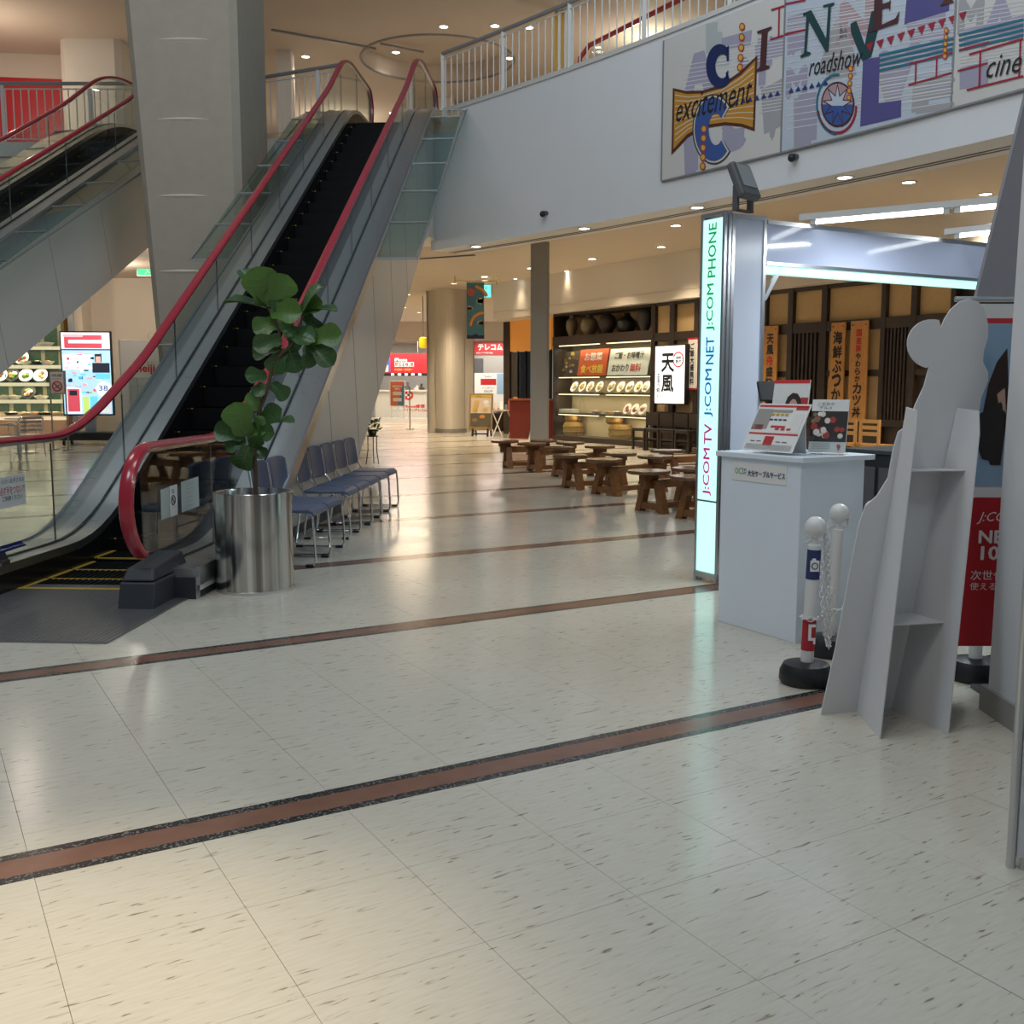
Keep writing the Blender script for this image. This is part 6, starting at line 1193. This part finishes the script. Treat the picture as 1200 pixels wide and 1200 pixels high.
B(-w_ * .42, -w_ * .32, -.006, 0, z0 + h * .05, z1 - h * .2).build('phone_print', mat('phone_blue', (.08, .12, .45), .4), c); B(-w_ * .46, -w_ * .36, -.008, -.006, z0 + h * .05, z0 + h * .4).build('phone_print', 'bcream', c)
[MB().tube([(x, .04, z1), (x, .04, 3.36)], .015, 6).build('hanger', 'alu', c) for x in (-w_ * .3, w_ * .3)]; zq1 = at_y(470, 437.2, YP).z; zq0 = at_y(470, 440.5, YP).z; B(-w_ / 2, w_ / 2, -.01, .08, zq0, zq1).build('light_strip', 'black', c); z0, z1 = zq0, zq1
for i in range(5): B(-w_ * .3 + i * .3, -w_ * .3 + i * .3 + .12, -.02, -.01, z0 + .03, z1 - .03).build('lamp', 'lamp_warm', c)
YC = at_z(470, 489, 0).y
c, w_, z0, z1 = far_board(440, 500, 457, 489, YC, 'shop_counter', 'cream phone shop counter with red printed lettering', 'ricew', 'counter'); B(-w_ / 2 - .05, w_ / 2 + .05, -.1, 1.0, z1 - .06, z1).build('top', 'offwhite', c)
ctx = at_y(478.5, 463, YC); mb = MB().prism([(ctx.x - c.location.x + .22 * math.cos(a), -.004, ctx.z + .22 * math.sin(a)) for a in [k * math.pi / 12 for k in range(24)]], (0, -.003, 0)); mb.build('round_mark', 'inkred', c)
for (dx, dz) in ((.13, .045), (.045, .13)): B(ctx.x - c.location.x - dx, ctx.x - c.location.x + dx, -.012, -.008, ctx.z - dz, ctx.z + dz).build('cross_mark', 'signwhite', c)
k = at_y(485, 476, YC); lettering('iPhone修理', 'inkred', c, (k.x - c.location.x, -.006, k.z), (1, 0, 0), (0, 0, 1), .95, .15, bold=.03); k = at_y(486, 480.5, YC); lettering('ダイワンテレコム', 'inkred', c, (k.x - c.location.x, -.006, k.z), (1, 0, 0), (0, 0, 1), 1.05, .13, bold=.03)
for i, (px, m, lb) in enumerate([(463, 'black', 'small black device on the phone shop counter'), (469, 'signwhite', 'white box on the phone shop counter'), (478, 'dgrey', 'grey gadget on the phone shop counter'), (489, 'bcream', 'beige box on the phone shop counter'), (494, 'jar3', 'dark display item on the phone shop counter')]):
    k = at_y(px, 456, YC + .3); tag(MB().box(-.13, .13, -.1, .1, 0, .12).box(-.05, .05, -.03, .03, .12, .12 + .08 * (1 + i % 3)).build('counter_item', m, bev=.01, loc=(k.x, YC + .3, z1)), lb, 'device')
# easel poster in front of the phone shop
q = at_z(466, 490.5, 0); c = E('easel_poster', 'orange and blue poster on a white easel before the phone shop', 'poster', (q.x, q.y, 0)); kk = q.y / FPX
B(-9 * kk, 9 * kk, 0, .05, 14 * kk, 44 * kk).build('board', 'signwhite', c); B(-8 * kk, 8 * kk, -.01, 0, 15 * kk, 43 * kk).build('sheet', mat('easel_orange', (.55, .13, .05), .5), c); MB().prism([(8 * kk, -.012, 43 * kk), (8 * kk, -.012, 15 * kk), (0, -.012, 15 * kk), (4 * kk, -.012, 32 * kk)], (0, -.004, 0)).build('print_shape', mat('easel_blue', (.06, .16, .24), .5), c); lettering('SMARTPHONE\nREPAIR', 'signwhite', c, (0, -.02, 36 * kk), (1, 0, 0), (0, 0, 1), 11 * kk, 5 * kk)
for z in (20, 27): B(-5 * kk, 5 * kk, -.02, -.012, z * kk, (z + 4) * kk).build('print_block', 'bcream', c)
for x in (-7, 7): MB().tube([(x * kk, .03, 0), (x * kk, .03, 16 * kk)], .02, 6).build('leg', 'signwhite', c)
B(-7 * kk, 7 * kk, .02, .05, 9 * kk, 10 * kk).build('cross_bar', 'signwhite', c); MB().tube([(0, .35, 0), (0, .06, 30 * kk)], .02, 6).build('back_leg', 'signwhite', c)
q = at_z(480.5, 503, 0); tag(MB().lathe([(.14, 0), (.14, .02), (.02, .03), (.018, 1.35), (.0181, 1.36)], 14).box(-.2, .0, -.03, .03, 1.33, 1.37).build('queue_pole', 'greymetal', loc=(q.x, q.y, 0)), 'thin grey floor pole in front of the phone shop counter', 'pole')
# right half of the phone shop
c, w_, z0, z1 = far_board(550, 589.5, 400.5, 415.5, YP, 'shop_banner', 'red shop sign with four large white katakana by the column', 'signred'); h = z1 - z0; [MB().tube([(x, .04, z1), (x, .04, 3.36)], .015, 6).build('hanger', 'alu', c) for x in (-w_ * .3, w_ * .3)]
lettering('テレコム', 'signwhite', c, (w_ * .12, -.005, z1 - h * .42), (1, 0, 0), (0, 0, 1), w_ * .72, h * .46, bold=.03); lettering('格安スマホ修理の相談', 'signwhite', c, (-w_ * .05, -.005, z0 + h * .13), (1, 0, 0), (0, 0, 1), w_ * .5, h * .13)
c, w_, z0, z1 = far_board(548, 592, 416, 437, YP + .05, 'grey_partition', 'plain grey wall panel under the katakana sign', 'grey', 'panel'); B(-w_ * .35, -w_ * .08, -.01, 0, z0, z1 - .15).build('hatch', 'dgrey', c)
c, w_, z0, z1 = far_board(548, 592, 437.3, 478, YP + .0, 'poster_wall', 'white board with phone posters under the grey wall panel', 'paper', 'board'); h = z1 - z0
B(-w_ * .15, w_ * .26, -.01, 0, z0 + h * .4, z1 - .03).build('poster', 'signwhite', c); B(-w_ * .15, w_ * .26, -.014, -.01, z0 + h * .66, z0 + h * .84).build('poster', 'signred', c); B(w_ * .28, w_ * .49, -.01, 0, z0 + h * .4, z1 - .02).build('poster', 'sky', c); lettering('スマホ・アイフォン\n修理受付中', 'ink', c, (w_ * .05, -.016, z0 + h * .92), (1, 0, 0), (0, 0, 1), w_ * .34, h * .1); lettering('バッテリー\n30%OFF', 'ink', c, (w_ * .05, -.016, z0 + h * .53), (1, 0, 0), (0, 0, 1), w_ * .34, h * .16)
# menu board on A-frame
q = at_z(562.5, 511.5, 0); kk = q.y / FPX; c = E('menu_easel', 'wooden menu board with food pictures on dark feet by the column', 'menu board', (q.x, q.y, 0), math.radians(-8)); tl = .22
def me(x, z, o=0.): return Vector((x * kk, z * kk * tl - o, z * kk))
def mq(x0, x1, z0, z1, m, nm, o): MB().prism([me(x0, z0, o), me(x1, z0, o), me(x1, z1, o), me(x0, z1, o)], (0, .006, 0)).build(nm, m, c)
MB().prism([me(-14, 7), me(14, 7), me(14, 50), me(-14, 50)], (0, .04, 0)).build('frame', mat('menu_frame', (.30, .20, .08), .5), c); mq(-12, 12, 12, 48, 'bcream', 'sheet', .008); mq(-12, 12, 12, 27, mat('menu_dark', (.09, .08, .05), .6), 'sheet', .012); mq(-12, 12, 45, 48, 'ygold', 'sheet', .012)
for x, z, m in [(-5, 40, 'tempura'), (-6, 35, 'tempura'), (-7, 31, 'ygold'), (5, 31, 'tempura'), (-7, 19, 'dishbrown'), (2, 23, 'orangefood'), (6, 40, 'paper'), (7, 36, 'ricew')]: MB().prism([me(x + 3.4 * math.cos(a), z + 2.2 * math.sin(a), .016) for a in [k * .63 for k in range(10)]], (0, .004, 0)).build('dish_print', m, c)
lettering('おすすめ', 'ink', c, me(-3, 46.5, .016), (1, 0, 0), (0, tl, 1), 7 * kk, 2 * kk)
for x in (-9, 9): MB().bar(me(x, 0), me(x, 9), .05, .05).build('leg', 'black', c); MB().bar((x * kk, .6, 0), me(x, 40) + Vector((0, .05, 0)), .04, .04).build('back_leg', 'black', c)
MB().bar(me(-9, 3), me(9, 3), .04, .04).build('foot_bar', 'black', c)
# folding table with leaflets
q = at_z(592, 512.5, 0); kk = q.y / FPX; c = E('folding_table', 'folding table with crossed white legs before the red counter', 'table', (q.x, q.y - .1, 0)); B(-15 * kk, 15 * kk, 0, .5, 30.5 * kk, 32 * kk).build('top', 'bcream', c)
for xo in (-9, 9): MB().tube([((xo - 6) * kk, .02, 0), ((xo + 6) * kk, .02, 30.5 * kk)], .016, 6).build('leg', 'signwhite', c); MB().tube([((xo + 6) * kk, .05, 0), ((xo - 6) * kk, .05, 30.5 * kk)], .016, 6).build('leg', 'signwhite', c)
for px, w_, h, m, lb in [(-11, 4, 8, 'bcream', 'cream leaflet stack on the folding table'), (-4, 4, 10, 'signwhite', 'white leaflet stand on the folding table'), (1, 3, 6, 'black', 'black leaflet stand on the folding table'), (7, 7, 12, 'bcoral', 'coral brochure rack on the folding table'), (12, 5, 15, 'borange', 'orange brochure at the end of the folding table')]:
    o = MB().prism([(-w_ * kk / 2, 0, 0), (w_ * kk / 2, 0, 0), (w_ * kk / 2, .1, h * kk), (-w_ * kk / 2, .1, h * kk)], (0, .06, 0)).box(-w_ * kk / 2, w_ * kk / 2, -.04, .1, 0, .02).build('leaflet', m, loc=(q.x + px * kk, q.y + .1, 32 * kk)); tag(o, lb, 'leaflet')
q = at_z(586, 507, 0); tag(MB().lathe([(.22, 0), (.27, .1), (.27, .55), (.2, .6)], 20).build('dark_drum', mat('drum', (.035, .02, .015), .5), loc=(q.x, q.y + 1.2, 0), smooth=True), 'dark round bin under the folding table', 'bin')
lamp('phone_shop_lamp', 'AREA', (-4.5, 45, 3.3), 230, (1, .93, .85), 3.0); lamp('phone_shop_lamp', 'AREA', (-.5, 45, 3.3), 110, (1, .93, .85), 2.0); lamp('corridor_far', 'AREA', (-3.2, 36, 4.1), 300, WARM, 2.0)
